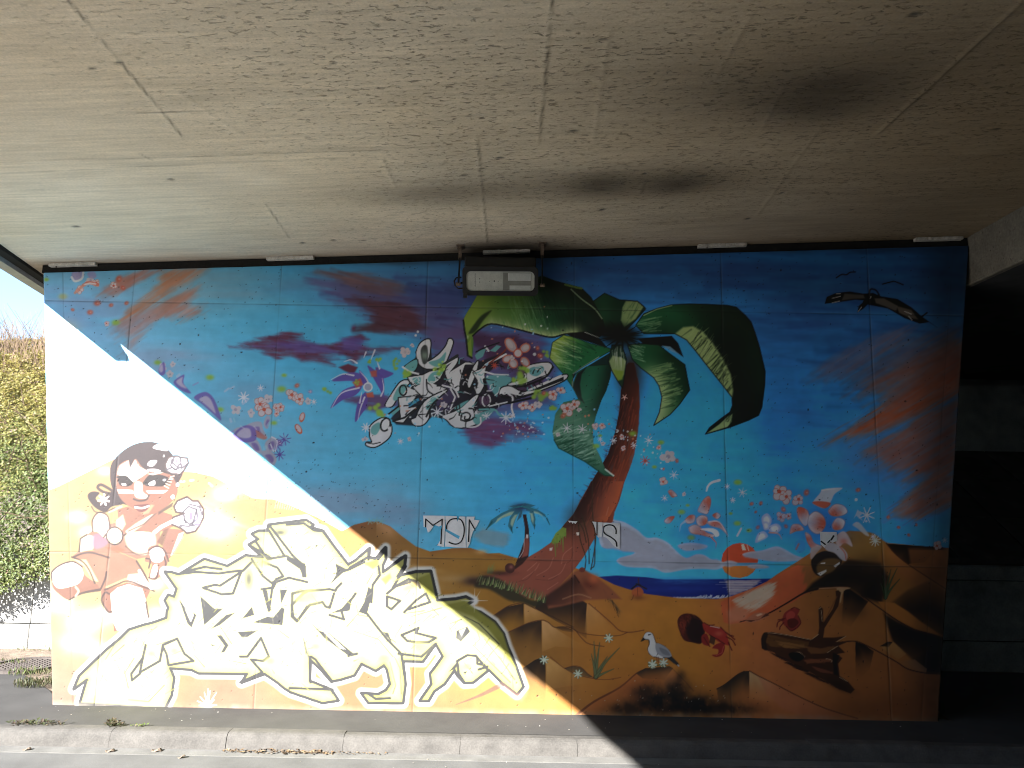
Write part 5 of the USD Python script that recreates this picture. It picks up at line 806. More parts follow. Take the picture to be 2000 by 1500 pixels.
# head
P('Q 520 420 505 320 520 240 590 160 680 105 780 85 870 100 950 160 1000 250 1040 310 1000 400 990 480 960 520 900 560 740 560 600 540 560 480', HA, 1.5, sm=True)
face = 'Q 550 330 570 260 640 220 650 290 690 210 740 270 800 310 900 300 970 350 1000 430 985 490 920 560 840 610 760 620 700 590 620 540 570 480 550 400'
P(face, (88, 57, 46), 1.5, sm=True); P('Q 560 320 580 260 640 225 650 285 690 220 720 270 790 305 740 340 680 380 590 340', (200, 184, 168), 4, .95); P('Q 690 385 740 390 745 450 790 490 740 500 690 480', (196, 176, 158), 4, .95, sm=True); P('Q 560 435 670 440 680 465 570 462', (206, 196, 186), 2, .95); P('Q 770 445 930 440 900 462 790 465', (206, 196, 186), 2, .95)
P('Q 700 585 760 565 800 545 830 550 790 610 750 620', (150, 96, 70), 4, .7); P('Q 680 555 740 545 800 545 770 590 720 600', (60, 32, 32), 2, .9, sm=True); S('Q 690 565 740 572 790 556', 2.4, (206, 190, 180), .9, sm=True)
S('Q 680 505 720 518 770 510 790 480', 2.6, LN, .9, sm=True)
for t, e in (('Q 565 355 620 340 668 390 640 412 590 410 570 390', 'Q 600 385 620 395'), ('Q 760 395 790 350 850 325 930 345 950 385 900 410 830 412 780 410', 'Q 830 380 850 390')):
    P(t, (24, 18, 20), 1.6, .97, sm=True)
P('Q 590 390 620 392 625 408 600 408', (206, 200, 200), 1.2); P('Q 790 390 830 370 835 400 800 405', (206, 200, 200), 1.2, sm=True); O(*q('Q 905 365')[0], 3, 2, WHITE)
S('Q 560 345 620 340 670 385', 3, (18, 14, 16), .9, sm=True); S('Q 755 390 800 335 880 305 950 320', 4, (18, 14, 16), .9, sm=True, t1=.5); P('Q 780 320 860 305 900 310 820 330', (190, 170, 156), 2, .7)
for k in range(5): S(q(f'Q {905+k*12} {405-k*14}')+np.array([[0, 0], [7, 3-k*1.2]]) if False else np.vstack([q(f'Q {905+k*11} {408-k*16}'), q(f'Q {935+k*10} {425-k*22}')]), 1.6, (180, 150, 130), .8)
P('Q 860 600 980 520 985 480 960 560 860 620', (44, 30, 30), 3, .8); S('Q 500 600 590 560', 3, SKL, .8)
for t in ('Q 820 130 860 105 930 145 900 150', 'Q 780 255 800 225 850 225 820 265', 'Q 900 180 905 195 895 195', 'Q 775 290 830 285 880 300 820 305'): P(t, (200, 194, 194), 2, .9, sm=True)
P('Q 560 480 600 540 520 560 470 600 400 570 350 510 345 470 380 450 430 460 400 500 440 530 480 470 540 450', HA, 1.5, sm=True); S('Q 540 460 500 430 440 400 415 420 450 450 500 465', 4, HA, .9, sm=True); x, y = q('Q 460 510')[0]; star(x, y, 11, (206, 196, 186), 7, 3)
S('Q 370 560 400 600 470 600 540 570', 2, LN, .7, sm=True); O(*q('Q 1000 400')[0], 3, 4, WHITE); O(*q('Q 965 490')[0], 4, 4, (206, 196, 190))
def rose(pts, lines, core):
    P(pts, (206, 200, 204), 1.5); S(pts, 3.2, LN, .9, closed=True)
    for t in lines: S(t, 3.0, (46, 42, 48), .9)
    P(core, (60, 50, 66), 2, .85, sm=True)
rose('Q 910 250 935 200 980 190 1000 190 1020 200 1070 205 1080 240 1050 290 1020 325 960 320 920 300', ('Q 960 215 950 260 980 290 1030 270 1020 205', 'Q 920 290 960 275 990 290', 'Q 975 200 965 240 1000 270 1015 250', 'Q 1030 280 1070 250'), 'Q 985 220 1000 220 1005 250 990 245')
rose('Q 975 560 1000 520 1070 490 1110 520 1150 520 1190 580 1190 640 1160 700 1130 740 1070 755 1030 720 960 690 970 640 1050 610 990 600', ('Q 1040 600 1080 560 1140 580 1150 650 1090 690 1050 660', 'Q 1090 545 1160 560 1180 620', 'Q 1020 700 1080 705 1150 690', 'Q 1140 580 1125 640 1110 690', 'Q 1045 620 1060 680'), 'Q 1085 610 1110 605 1110 650 1090 660')
A(*q('Q 1150 670')[0], 5, 8, (110, 100, 140), .8)
S('Q 830 750 880 710 980 660', 5, (190, 176, 160), .9); S('Q 720 1030 760 1100 810 1160', 4, (200, 190, 170), .8)

SW = 1.0
# ---- the pale yellow lettering with black outline
YL, YD, IK = (158, 155, 84), (124, 122, 44), (42, 42, 42)
outer = np.array([float(t) for t in '''144 1346 155 1320 207 1270 235 1247 252 1230 280 1221 300 1216 325 1207 326 1195 329 1187 322 1173 329 1162 340 1166 345 1150 322 1117 335 1118 350 1122 399 1092 444 1106 480 1085 514 1089 486 1064 505 1053 492 1043 505 1037 522 1037 525 1025 598 1016 612 1025 606 1030 631 1037 652 1067 680 1103 694 1095 722 1071 720 1089 734 1091 753 1070 753 1092 748 1103 748 1118 792 1086 790 1104 776 1126 812 1117 841 1116 854 1173 890 1170 910 1166 924 1173 902 1186 938 1196 966 1215 983 1238 991 1263 1008 1302 1022 1341 1010 1356 980 1333 955 1308 924 1333 907 1334 893 1319 888 1308 868 1336 848 1350 837 1369 820 1369 843 1336 840 1316 851 1302 865 1282 851 1257 826 1292 787 1291 792 1336 787 1373 720 1373 706 1354 739 1356 754 1348 762 1336 756 1308 750 1299 734 1310 706 1296 692 1319 666 1327 647 1331 627 1308 606 1288 605 1330 647 1347 661 1368 630 1373 568 1352 555 1344 542 1333 517 1316 472 1333 483 1316 388 1315 374 1308 332 1305 340 1324 335 1358 322 1384 156 1374 163 1350 170 1327'''.split()]).reshape(-1, 2)
S(outer, 20, (206, 204, 196), .95, closed=True, soft=5); P(outer, IK, 1.2); S(outer, 7.5, IK, 1, closed=True)
P(outer, YL, 1.5); p_ = outer
w = window(140, 1010, 1030, 1390); d = edge_field(outer, U[w], V[w])
gl = fbm2(U[w], V[w], .012, 33); blend(w, smooth01(d/3)*np.clip(1.5-d/6, 0, 1)*np.clip(gl*2.4-.85, 0, 1)*.8, YD); blend(w, smooth01(d/3)*smooth01((d-9)/14)*.8, (184, 182, 110))
S(outer, 4.9, IK, 1, closed=True, soft=1.4)
for t in ('J 1100 720 1240 690 1350 770 1450 840 1510 920 1540 1010 1590 1150 1500 1000 1400 880 1300 800', 'J 900 540 1000 500 1040 680 980 640 940 580', 'J 540 430 640 400 640 440 600 470', 'J 660 540 720 500 730 530 690 580', 'J 1480 960 1600 1160 1540 1090'): P(t, YD, 6, .95)
for t in ('I 860 655 960 745 1022 745 888 862', 'I 1110 770 1000 860 930 890 1040 790', 'I 1222 730 1240 790 1152 816', 'I 1120 908 1262 898 1190 945 1148 945', 'I 1430 735 1450 745 1435 862 1225 842 1330 800 1370 806', 'I 715 690 835 790 800 880 770 850', 'I 975 930 1010 930 1060 1000 1030 1050 1005 1052 1030 1005', 'I 935 990 980 1010 940 1005', 'I 1415 615 1470 612 1425 715', 'I 1290 605 1330 620 1345 720 1360 760 1330 760',
          'J 200 300 222 300 200 325', 'J 0 390 130 430 140 520 110 520 90 470 0 410', 'J 265 470 280 455 280 470', 'J 340 430 420 470 300 580 350 500', 'J 460 660 440 760 300 780 390 740', 'J 570 590 600 620 560 790 500 770 540 700', 'J 155 830 230 900 300 920 470 1060 430 1075 260 950', 'J 670 905 710 915 735 985', 'J 1185 900 1260 870 1280 905 1215 975 1180 950', 'J 460 1110 500 1098 470 1115', 'J 1125 1190 1195 1110 1180 1160', 'J 1230 1190 1260 1180 1245 1205'): P(t, IK, 1.4)
P('I 730 690 775 700 815 790 795 840', (196, 192, 160), 1.4); P('J 250 900 300 930 410 1030 370 1020', (206, 204, 190), 1.4); P('J 1200 900 1250 880 1220 940', (150, 148, 130), 2)
for t in ('I 880 600 960 580 1000 585 1160 480 1215 425', 'I 890 605 1010 645 1090 640 1150 480', 'I 1220 400 1300 520 1370 575 1390 540 1440 520 1400 460 1300 420', 'I 1290 610 1370 600 1390 560 1480 530 1607 560', 'I 1370 560 1340 760', 'I 1500 720 1580 640 1607 625', 'I 1500 720 1510 800 1540 830 1607 730', 'I 480 1000 460 1090 440 1190 580 1110 600 1000 700 955 750 1060 815 1110 640 1140 625 1060 600 1010', 'I 460 1090 380 1200 385 1245 440 1200', 'I 1140 1080 1190 1080 1285 950 1340 1080 1300 1110 1215 1100 1295 1190 1140 1260',
          'I 700 505 830 490 990 500 1140 480', 'I 740 490 890 455 1010 470', 'I 1340 200 1450 380 1330 400 1250 280', 'I 1200 300 1350 390', 'I 1340 160 1510 380 1590 450 1580 520', 'J 0 160 120 150 190 200 250 205 430 440', 'J 130 520 110 440 0 380', 'J 440 460 560 390 640 400 690 330', 'J 570 330 570 400', 'J 350 500 440 470 540 420', 'J 740 600 800 500 830 450', 'J 690 480 800 390', 'J 740 600 850 540 910 560 930 600', 'J 640 450 650 510 600 580 590 700', 'J 700 640 760 590 860 560', 'J 700 660 790 690 730 750 700 730 700 660', 'J 820 770 900 690 970 640 1000 700 850 750', 'J 800 930 850 910 920 880 900 915 1040 950 990 980 900 980 840 970 800 930',
          'J 40 640 100 625 300 610 340 620 350 600 380 570', 'J 40 640 35 800 70 835 160 720 250 700 270 730 300 740 330 640', 'J 300 790 400 820 380 760 460 670 480 640', 'J 170 1080 200 1100 320 1255', 'J 160 1080 160 1130 165 1260', 'J 800 1060 830 1270', 'J 560 780 620 860 700 960 790 1050', 'J 490 1060 430 1075', 'J 780 1060 940 1080 1040 990', 'J 1190 1110 1260 1070 1320 1075 1400 1170', 'J 1190 1115 1200 1200 1240 1260', 'J 1340 1170 1400 1150', 'J 1330 1090 1330 1130 1380 1140', 'J 320 1310 20 1300', 'J 570 1340 620 1375 720 1370'): S(t, 5.4, IK, 1)
for t in ('I 200 1100 290 950', 'I 240 1080 330 1000', 'I 330 1200 400 1090', 'I 550 1000 690 955', 'I 720 690 770 760', 'I 1080 1110 1180 1130', 'I 820 1070 890 1150', 'I 1000 870 1080 990', 'I 1400 890 1480 950', 'I 360 1380 500 1395 610 1280', 'I 330 1170 360 1300', 'I 1580 950 1600 1060', 'J 820 780 960 760', 'J 870 800 1080 740', 'J 1010 740 1060 790', 'J 640 900 760 980', 'J 460 900 640 960 740 1080', 'J 750 1080 790 1160 800 1340', 'J 720 1120 760 1280 740 1340', 'J 500 780 420 870', 'J 1240 800 1340 850 1480 990', 'J 1380 960 1500 1110 1590 1240', 'J 1300 1000 1420 1120 1560 1260', 'J 1140 850 1220 820', 'J 280 1280 320 1340', 'J 120 960 150 1080', 'J 600 500 560 570', 'J 480 700 500 790 560 800'): S(t, 2.6, (52, 52, 48), .9, t0=.5, t1=.9)
r_ = np.random.default_rng(19); inner = outer+(outer.mean(0)-outer)*.0
c_ = r_.uniform(outer.min(0), outer.max(0), (600, 2)); c_ = c_[edge_field(outer, c_[:, 0], c_[:, 1]) > 12][:130]
for k, (x, y) in enumerate(c_):
    t = r_.choice([-.95, .9, 1.15, -.5])+r_.normal(0, .2); l = r_.uniform(10, 34); S([(x, y), (x+l*math.cos(t), y+l*math.sin(t))], 1.9, (70, 68, 58) if k % 3 else YD, .75, t0=.4, t1=1)
A(*q('I 1200 540')[0], 9, 22, (40, 40, 40), .85); A(*q('I 1420 215')[0], 14, 7, (44, 44, 44), .9); A(*q('J 1210 945')[0], 9, 8, (90, 88, 80), .6); A(*q('J 900 570')[0], 10, 6, (40, 34, 20), .8, 30); A(*q('J 850 600')[0], 16, 7, (150, 110, 50), .6, -20)
for s, r in (('I 520 1060', 10), ('I 680 1040', 10), ('I 1560 680', 10), ('J 160 660', 22), ('J 200 1010', 10), ('J 680 1090', 12), ('J 920 1010', 16), ('J 1260 1150', 10), ('I 1350 1110', 12), ('I 1290 430', 14)): A(*q(s)[0], r, r*.7, (150, 146, 64), .75)
x, y = q('J 1310 690')[0]
for a_ in (0, 1.57, 3.14, 4.71, .9): S([(x, y), (x+(26 if a_ != .9 else 18)*math.cos(a_), y-24*math.sin(a_))], 2.4, (206, 200, 190), .75, t1=.1)
A(x, y, 6, 6, (206, 204, 200), .8); P('J 1500 1260 1600 1340 1680 1330 1640 1390 1560 1370', (170, 110, 92), 10, .5); S('J 1180 1415 1350 1350 1500 1275', 5, (70, 54, 50), .7, sm=True, t0=.2, t1=2)
# ---- wear: soot, scuffs, pits, formwork joints; also tones shifted for light falloff
for (x, y, rx, ry, a) in [(1290, 1368, 52, 26, .95), (1355, 1378, 60, 20, .95), (1325, 1345, 20, 18, .85), (1230, 1385, 40, 14, .7), (1420, 1385, 60, 12, .7), (1260, 1352, 20, 16, .6), (1330, 1320, 8, 12, .5)]: A(x, y, rx, ry, (13, 11, 10), a, brush=(70, 14, 10), seed=int(x))
for k in range(45):
    x, y = prand.normal(1310, 60), prand.normal(1362, 20); O(x, y, prand.uniform(.4, 1.1), prand.uniform(.5, 1.3), (170, 166, 150) if prand.random() < .6 else (150, 80, 50), .85)
db = WZ
C = C*(1-(np.clip(1-(db-.0)/.05, 0, 1)*.55*np.clip(fbm2(U, V, .05, 71)*2.2-.5, 0, 1))[..., None])+np.array([150, 138, 122])*(np.clip(1-db/.05, 0, 1)*.55*np.clip(fbm2(U, V, .05, 71)*2.2-.5, 0, 1))[..., None]
A(950, 498, 150, 16, (26, 22, 20), .75, brush=(0, 60, 20)); A(1300, 486, 500, 9, (30, 28, 28), .6, brush=(0, 60, 20)); A(500, 512, 420, 6, (40, 40, 44), .5, brush=(0, 60, 20))  # top edge darkened: soot and light falloff painted together
fade = fbm2(U, V, .03, 77); C = np.clip(C*((0.93+.14*fade)*(1+.16*smooth01((U-760)/620)*smooth01((1140-V)/60)-.13*smooth01((U-1480)/200)*smooth01((V-1060)/60)-.20*smooth01((640-V)/110)*smooth01((U-640)/400)))[..., None], 3, 238)  # sky lightened rightward against falling light; top and right sand darkened
bl = smooth01((U-800)/400)*smooth01((1130-V)/40)*np.clip((C[..., 2]-C[..., 0])/90, 0, 1); C[..., 1] *= 1-.085*bl; C[..., 0] *= 1-.12*bl  # right sky painted bluer to offset warm bounced light
C *= (1-.5*smooth01((U-1770+.02*V)/95)*(.5+.7*fbm2(U, V, .02, 78)))[..., None]  # right edge darkened: light falloff painted in, with some soot
for k in range(2300):
    if k < 1500: x, y = prand.uniform(90, 1860), 500+900*prand.random()**1.2
    else: c_ = [(250, 600, 160, 60), (1650, 900, 150, 60), (1400, 1000, 200, 60), (620, 950, 90, 30), (1120, 780, 60, 70), (330, 960, 120, 40), (760, 1080, 120, 50), (1430, 560, 60, 40)][k % 8]; x, y = prand.normal(c_[0], c_[2]), prand.normal(c_[1], c_[3])
    w = window(x-3, y-3, x+3, y+3)
    if w is None: continue
    r_ = prand.uniform(.35, 1.0)*(1.0 if prand.random() < .95 else 1.8); sx = prand.uniform(.6, 1.5)
    f = np.clip(1.35-np.sqrt(((U[w]-x)/(r_*sx))**2+((V[w]-y)/(r_/sx))**2), 0, 1)
    blend(w, np.clip(f*1.2, 0, .85), (24, 22, 23)); REL[w] = np.maximum(REL[w], np.clip(f*1.5, 0, 1)*.004)
def seam(dist, along, seed, strength=1.0, gaps=.35):
    br = np.clip(line_noise(along, 3.0, seed)*2.6-.6-gaps+.35, .12, 1)*strength
    d_ = dist+.006*(line_noise(along, 5.0, seed+1)-.5)
    a_ = np.exp(-(d_/.0048)**2)*br*.66; C[:] = C*(1-.8*a_[..., None])+np.array([18, 18, 19])*.8*a_[..., None]
    l_ = np.exp(-((d_-.009)/.006)**2)*.10*br; C[:] = C*(1-l_[..., None])+np.array([200, 196, 190])*l_[..., None]
    np.maximum(REL, np.exp(-(d_/.006)**2)*.0035*np.clip(br*1.5, 0, 1), out=REL)
for k in range(-3, 3): seam(WX-(JOINT0+k*JOINT), WZ, 80+k, .5 if k in (-2, 0) else .85)
seam(WZ-3.666, WX, 91, .7); seam(WZ-1.3253, WX, 95, .75)
x = WX-(-4.063-0.505*WZ/3.94); seam(x-.20, WZ, 97, .45); x2 = (3.781+0.579*WZ/4.36)-WX; seam(x2-.16, WZ, 99, .45)
w_ = np.exp(-np.minimum(x, 9)/.02)+np.exp(-np.minimum(x2, 9)/.02); g_ = np.clip(fbm2(WX, WZ, 9, 101)*2.4-.7, 0, 1); C = C*(1-.5*(w_*g_)[..., None])+np.array([120, 112, 100])*.5*(w_*g_)[..., None]
# the face as a surface: pits and joints sunk, ends turned into the arris
WY = REL+0.0016*(fbm2(WX, WZ, 2.0, 55)-.5)*4+.03*np.clip(1-x/.022, 0, 1)**2+.03*np.clip(1-x2/.022, 0, 1)**2
pier = thing('painted_wall', (0, 0, 0), 'long concrete pier wall covered by a beach mural with palm, blossoms and graffiti lettering', 'wall')
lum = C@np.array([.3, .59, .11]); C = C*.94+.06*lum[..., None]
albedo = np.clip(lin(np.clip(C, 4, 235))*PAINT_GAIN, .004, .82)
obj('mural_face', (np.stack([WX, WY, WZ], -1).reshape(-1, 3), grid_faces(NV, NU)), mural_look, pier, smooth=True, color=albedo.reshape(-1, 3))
zt0, zt1 = wall_top(0.0), wall_top(1.0)
zz = lambda s, z: (float(wall_x(np.float64(s), np.float64(z))), z)
prof = [zz(0, -.25), zz(0, zt0-.004), zz(1, zt1-.004), zz(1, -.25)]
body = []
for (x_, z_), sgn in zip(prof, (1, 1, -1, -1)): body += [(x_+sgn*.004, .034, z_), (x_, .06, z_), (x_, .86, z_)]
obj('pier_body', hull(body), white_wall, pier)

# ------------------------------------------------------------------ torn posters pasted on the wall (sheet, letter strokes)
from shapely.geometry import Polygon, LineString
def wall_shape(poly, y):
    polys = getattr(poly, 'geoms', [poly]); ms = []
    for g in polys:
        if g.is_empty or g.area < .5: continue
        v, f = trimesh.creation.triangulate_polygon(g, engine='earcut')
        b = len(v); A0, B0 = on_wall(v[:, 0], v[:, 1], y), on_wall(v[:, 0], v[:, 1], 0.0)
        A0[:, 1], B0[:, 1] = y, y+.0012
        ms.append(trimesh.Trimesh(np.vstack([A0, B0]), np.vstack([f[:, ::-1], f+b]), process=False))
        ms[-1].fix_normals()
    return cat_mesh(ms)
def poster(label, sheet_pts, strokes, name='torn_poster'):
    t = thing(name, (0, 0, 0), label, 'poster', group='torn posters on the mural')
    pg = Polygon(q(sheet_pts)).buffer(0)
    obj('paper_sheet', wall_shape(pg, -.0075), paper_look, t)
    lines = [LineString(spline(q(s), False, 6) if len(q(s)) > 2 and sm else q(s)).buffer(w_/2, cap_style=2) for s, w_, sm in strokes]
    if lines:
        from shapely.ops import unary_union
        u_ = unary_union(lines).intersection(pg)
        if not u_.is_empty: obj('letter', wall_shape(u_, -.0105), ink_look, t)
poster('torn white paper sheet with the letter M left of the small painted palm', 'J 952 96 1102 98 1104 180 1098 316 1050 305 1070 270 1075 200 1085 165 1060 172 1030 160 1000 205 985 215 975 180 955 175',
       [('J 968 190 970 120 1020 165 1085 122 1075 295', 2.3, False)])
poster('torn white paper sheet with the letter O between the torn letters M and N', 'J 1106 98 1186 100 1190 140 1206 102 1246 104 1250 320 1180 318 1104 312 1108 205 1140 225 1200 260 1208 240 1160 215 1112 190',
       [('J 1116 200 1118 160 1140 128 1175 118 1215 126 1236 170 1236 225 1218 275 1185 295 1150 290 1130 280', 2.4, True)])
poster('torn white paper strip with half a letter N beside the small painted palm', 'J 1254 104 1312 104 1306 125 1345 130 1325 170 1300 205 1285 250 1278 290 1262 320 1254 320', [('J 1268 280 1274 126 1312 192', 2.3, False)])
poster('tiny scrap of torn white paper stuck on the painted palm trunk', 'K 1345 335 1425 340 1408 362 1392 350 1385 362 1372 345 1358 352', [], 'paper_scrap')
poster('torn white paper sheet with one upright stroke at the right edge of the painted trunk', 'K 1550 342 1640 350 1632 470 1600 478 1582 440 1575 400 1562 362', [('K 1591 345 1590 460', 2.3, False)])
poster('torn white paper sheet with the letter S right of the painted palm trunk', 'K 1644 350 1786 358 1784 575 1760 565 1735 550 1700 510 1672 480 1644 470',
       [('K 1752 448 1752 410 1730 378 1690 370 1652 385 1645 420 1665 450 1710 475 1750 510 1760 555', 2.6, True)])
poster('torn white paper square with crossing black strokes among the painted blossoms on the right', 'L 1605 475 1735 476 1737 545 1720 552 1700 560 1690 548 1665 575 1650 580 1640 600 1610 570', [('L 1612 548 1648 575', 2.5, False), ('L 1664 560 1684 540', 2, False), ('L 1690 540 1714 503', 2.8, False)])

# ------------------------------------------------------------------ boards left in the gap between wall and deck
for (u0, u1, lab) in [(100, 190, 'pale weathered board wedged under the deck at the far left end of the wall top'), (522, 613, 'pale weathered board in the gap between the left corner and the lamp'), (943, 1035, 'pale board in the dark gap just behind the lamp housing'), (1363, 1458, 'pale weathered board in the gap right of the lamp above the palm'), (1788, 1880, 'pale weathered board under the deck at the right end of the wall top')]:
    x0, x1 = on_wall(u0, 512)[0, 0], on_wall(u1, 512)[0, 0]
    b = thing('packing_board', ((x0+x1)/2, 0, soffit((x0+x1)/2)-.016), lab, 'board', group='boards in the gap under the deck')
    n = 24; xs = np.linspace(-(x1-x0)/2, (x1-x0)/2, n); pts = []
    jag = rng.normal(0, .0025, n)
    v = []; f = []
    for i, xx in enumerate(xs):
        zc = xx*SOFFIT_B
        v += [(xx, -.040+jag[i], zc-.016+jag[i]*.4), (xx, -.040+jag[i], zc+.012), (xx, .012, zc+.012), (xx, .012, zc-.016)]
    for i in range(n-1):
        for j in range(4):
            a_, b_ = i*4+j, i*4+(j+1) % 4; f += [[a_, b_, b_+4], [a_, b_+4, a_+4]]
    f += [[0, 2, 1], [0, 3, 2], [4*n-4, 4*n-3, 4*n-2], [4*n-4, 4*n-2, 4*n-1]]
    mm = trimesh.Trimesh(np.array(v), np.array(f), process=False); mm.fix_normals(); obj('board', mm, board_look, b)
    if u0 in (100, 1363): obj('nail', tube([(-.15, -.03, -.02), (-.15, -.03, -.035)], .006), rusty, b)

# ------------------------------------------------------------------ floodlight hanging from the deck
lamp = thing('floodlight', (-.155, -.30, 3.845), 'black rectangular floodlight with silver front hanging from the deck on two steel brackets', 'lamp')
W2, H2 = .335, .120
def rrect(w, h, r, n=6):
    p = []
    for cx, cz, a0 in ((w-r, h-r, 0), (-w+r, h-r, 90), (-w+r, -h+r, 180), (w-r, -h+r, 270)):
        for k in range(n+1): t = math.radians(a0+90*k/n); p.append((cx+r*math.cos(t), cz+r*math.sin(t)))
    return np.array(p)
tilt = math.radians(20); rollz = math.radians(-.5)
Rm = trimesh.transformations.rotation_matrix(tilt, [1, 0, 0])@trimesh.transformations.rotation_matrix(rollz, [0, 1, 0])
def front(poly, d0, d1):
    """extrude a shape of the lamp's face (x, z) from depth d0 to d1 behind the face"""
    e = trimesh.creation.extrude_polygon(poly, d1-d0); v = e.vertices.copy(); e.vertices = np.stack([v[:, 0], v[:, 2]+d0, v[:, 1]], 1); e.fix_normals(); e.apply_transform(Rm); return e
ring = Polygon(rrect(W2+.012, H2+.012, .04), [rrect(W2-.022, H2-.030, .045)])
obj('front_frame', front(ring, -.012, .022), black_paint, lamp)
rb = np.array([(x, .024, z) for x, z in rrect(W2+.006, H2+.006, .04)]+[(x, .17, z+.02) for x, z in rrect(W2-.02, H2-.005, .05)]+[(x, .24, z+.05) for x, z in rrect(W2-.09, H2-.06, .05)])
hb = hull(rb); hb.apply_transform(Rm)
obj('housing', hb, black_paint, lamp)
obj('reflector', front(Polygon(rrect(W2-.02, H2-.02, .045)), .012, .0235), reflector_look, lamp)
obj('back_panel', front(Polygon([(.025, -.082), (.285, -.082), (.285, .078), (.025, .078)]), .0095, .0118), surf('lamp_grey', (.36, .35, .31), .5, .1, 20.0, 0.0), lamp)
obj('light_tube', front(Polygon([(.07, .004), (.28, .004), (.28, .074), (.07, .074)]), .004, .0092), lamp_white, lamp)
obj('light_tube', front(Polygon([(.085, -.078), (.28, -.078), (.28, -.038), (.085, -.038)]), .004, .0092), lamp_white, lamp)
obj('divider', front(Polygon([(.020, -.088), (.0245, -.088), (.0245, .084), (.020, .084)]), .004, .0118), surf('lamp_edge', (.7, .69, .64), .5, .1, 20.0, 0.0), lamp)
for k in range(7): obj('insect_speck', front(Polygon([(-.232+.002*math.sin(k*3)-.004, .066-.018*k), (-.226, .066-.018*k), (-.227, .059-.018*k), (-.233, .059-.018*k)]), .0105, .0118), black_paint, lamp)
for (a_, b_, r_) in [(-.19, .02, .005), (-.055, .0, .007), (-.19, -.01, .004), (-.02, 0, .004), (-.10, -.005, .003)]: obj('insect_speck', front(Polygon([(a_+r_*math.cos(t), b_+r_*math.sin(t)) for t in np.linspace(0, 6, 7)]), .0105, .0118), black_paint, lamp)
obj('glass_pane', front(Polygon(rrect(W2-.018, H2-.026, .045)), -.004, -.001), lamp_glass, lamp)
for sx in (-1, 1):
    xx = sx*.385; zt = soffit(-.155+xx)-3.845
    arm = hull([(xx-.006, y_, z_) for y_, z_ in ((.10, zt-.11), (.16, zt-.11), (-.015, -.02), (.035, -.04))]+[(xx+.006, y_, z_) for y_, z_ in ((.10, zt-.11), (.16, zt-.11), (-.015, -.02), (.035, -.04))])
    obj('bracket_arm', arm, black_paint, lamp)
    obj('ceiling_plate', box(xx-.035, xx+.035, .08, .20, zt-.012, zt+.004), rusty, lamp)
    obj('bracket_lug', box(xx-.014, xx+.014, .095, .165, zt-.125, zt-.013), rusty, lamp)
    obj('pivot_bolt', tube([(xx-.02*sx, .01, -.03), (xx+.022*sx, .01, -.03)], .016, 8), rusty, lamp)
    obj('stirrup', tube([(sx*(W2+.012), .06, .0), (xx, .01, -.03)], .010, 6), black_paint, lamp)
obj('cable', tube([(-.37, .1, .06), (-.41, .05, .04), (-.425, .02, 0), (-.415, .01, -.045), (-.385, .02, -.07), (-.35, .05, -.06)], .007), black_paint, lamp)
obj('gear_box', box(-.335, .325, .03, .24, .13, .245, .012), black_paint, lamp)
obj('latch', hull([(x, y, z) for x in (-.335, -.30) for y in (-.03, .0) for z in (-.165, -.135)]), black_paint, lamp)
obj('top_cover', hull([(x*.30, y, z) for x in (-1, 1) for y, z in ((.05, .13), (.27, .24), (.30, .10), (.1, .10), (.22, .27))]), black_paint, lamp)

# ------------------------------------------------------------------ planted bank: creeper and shrub as leaves, twigs; tufts and weeds
def leaf_cloud(pts, nrm, size, cols, r):
    n = len(pts)
    t = r.normal(0, 1, (n, 3)); t -= nrm*(t*nrm).sum(1, keepdims=True)*.8; t /= np.linalg.norm(t, axis=1, keepdims=True)
    b = np.cross(nrm+r.normal(0, .6, (n, 3)), t); b /= np.linalg.norm(b, axis=1, keepdims=True)
    s = size[:, None]
    up = np.cross(t, b)
    V = np.stack([pts-t*s, pts+b*s*.55+up*s*.15, pts+t*s*1.1, pts-b*s*.55+up*s*.15], 1).reshape(-1, 3)
    i = np.arange(n)*4; F = np.vstack([np.stack([i, i+1, i+2], 1), np.stack([i, i+2, i+3], 1)])
    return (V, F), np.repeat(cols, 4, 0)
r = np.random.default_rng(5)
def bank_z(x, y): return np.where(y < 2.45, 1.15, 1.10+np.minimum(np.maximum(y-2.5, 0), 3.4)*.62)
n = 270000
prof_y, prof_z = np.array([1.99, 1.96, 2.02, 2.45, 3.3, 4.6, 6.3]), np.array([.30, .95, 1.55, 2.15, 2.95, 3.90, 4.55])
arc = np.concatenate([[0], np.cumsum(np.hypot(np.diff(prof_y), np.diff(prof_z)))]); top = arc[-1]
x = np.where(r.random(n) < .80, r.uniform(-9.2, -5.05, n), r.uniform(-13.5, -5.0, n)); a_ = top*r.random(n)
low = .26+.50*(fbm2(x, x*0, 1.6, 63)-.5)+np.clip((x+6.3)*.30, -.2, .35)       # how far down the creeper hangs
keep = (a_ > low+r.exponential(.10, n)-.06) & ~((x > -5.25+.25*(a_-1.4)*0) & (a_ > 2.2) & (x > -5.3))
x, a_ = x[keep], a_[keep]; n = len(x)
cl = .34*(fbm2(x, a_, 1.1, 61)-.5)+.30*(fbm2(x, a_, 3.4, 62)-.5)+.16*(fbm2(x, a_, 8.0, 67)-.5)
out = cl*np.clip((a_-.55)/.7, .15, 1)-.17*r.random(n)**1.6+.03*r.normal(0, 1, n)*(r.random(n) < .2)
y0, z0 = np.interp(a_, arc, prof_y), np.interp(a_, arc, prof_z); e_ = .05
ty, tz = np.interp(a_+e_, arc, prof_y)-np.interp(a_-e_, arc, prof_y), np.interp(a_+e_, arc, prof_z)-np.interp(a_-e_, arc, prof_z); l_ = np.hypot(ty, tz)+1e-9; ny, nz = -tz/l_, ty/l_
y, z = y0+ny*out, z0+nz*out
pts = np.stack([x, y, z], 1)
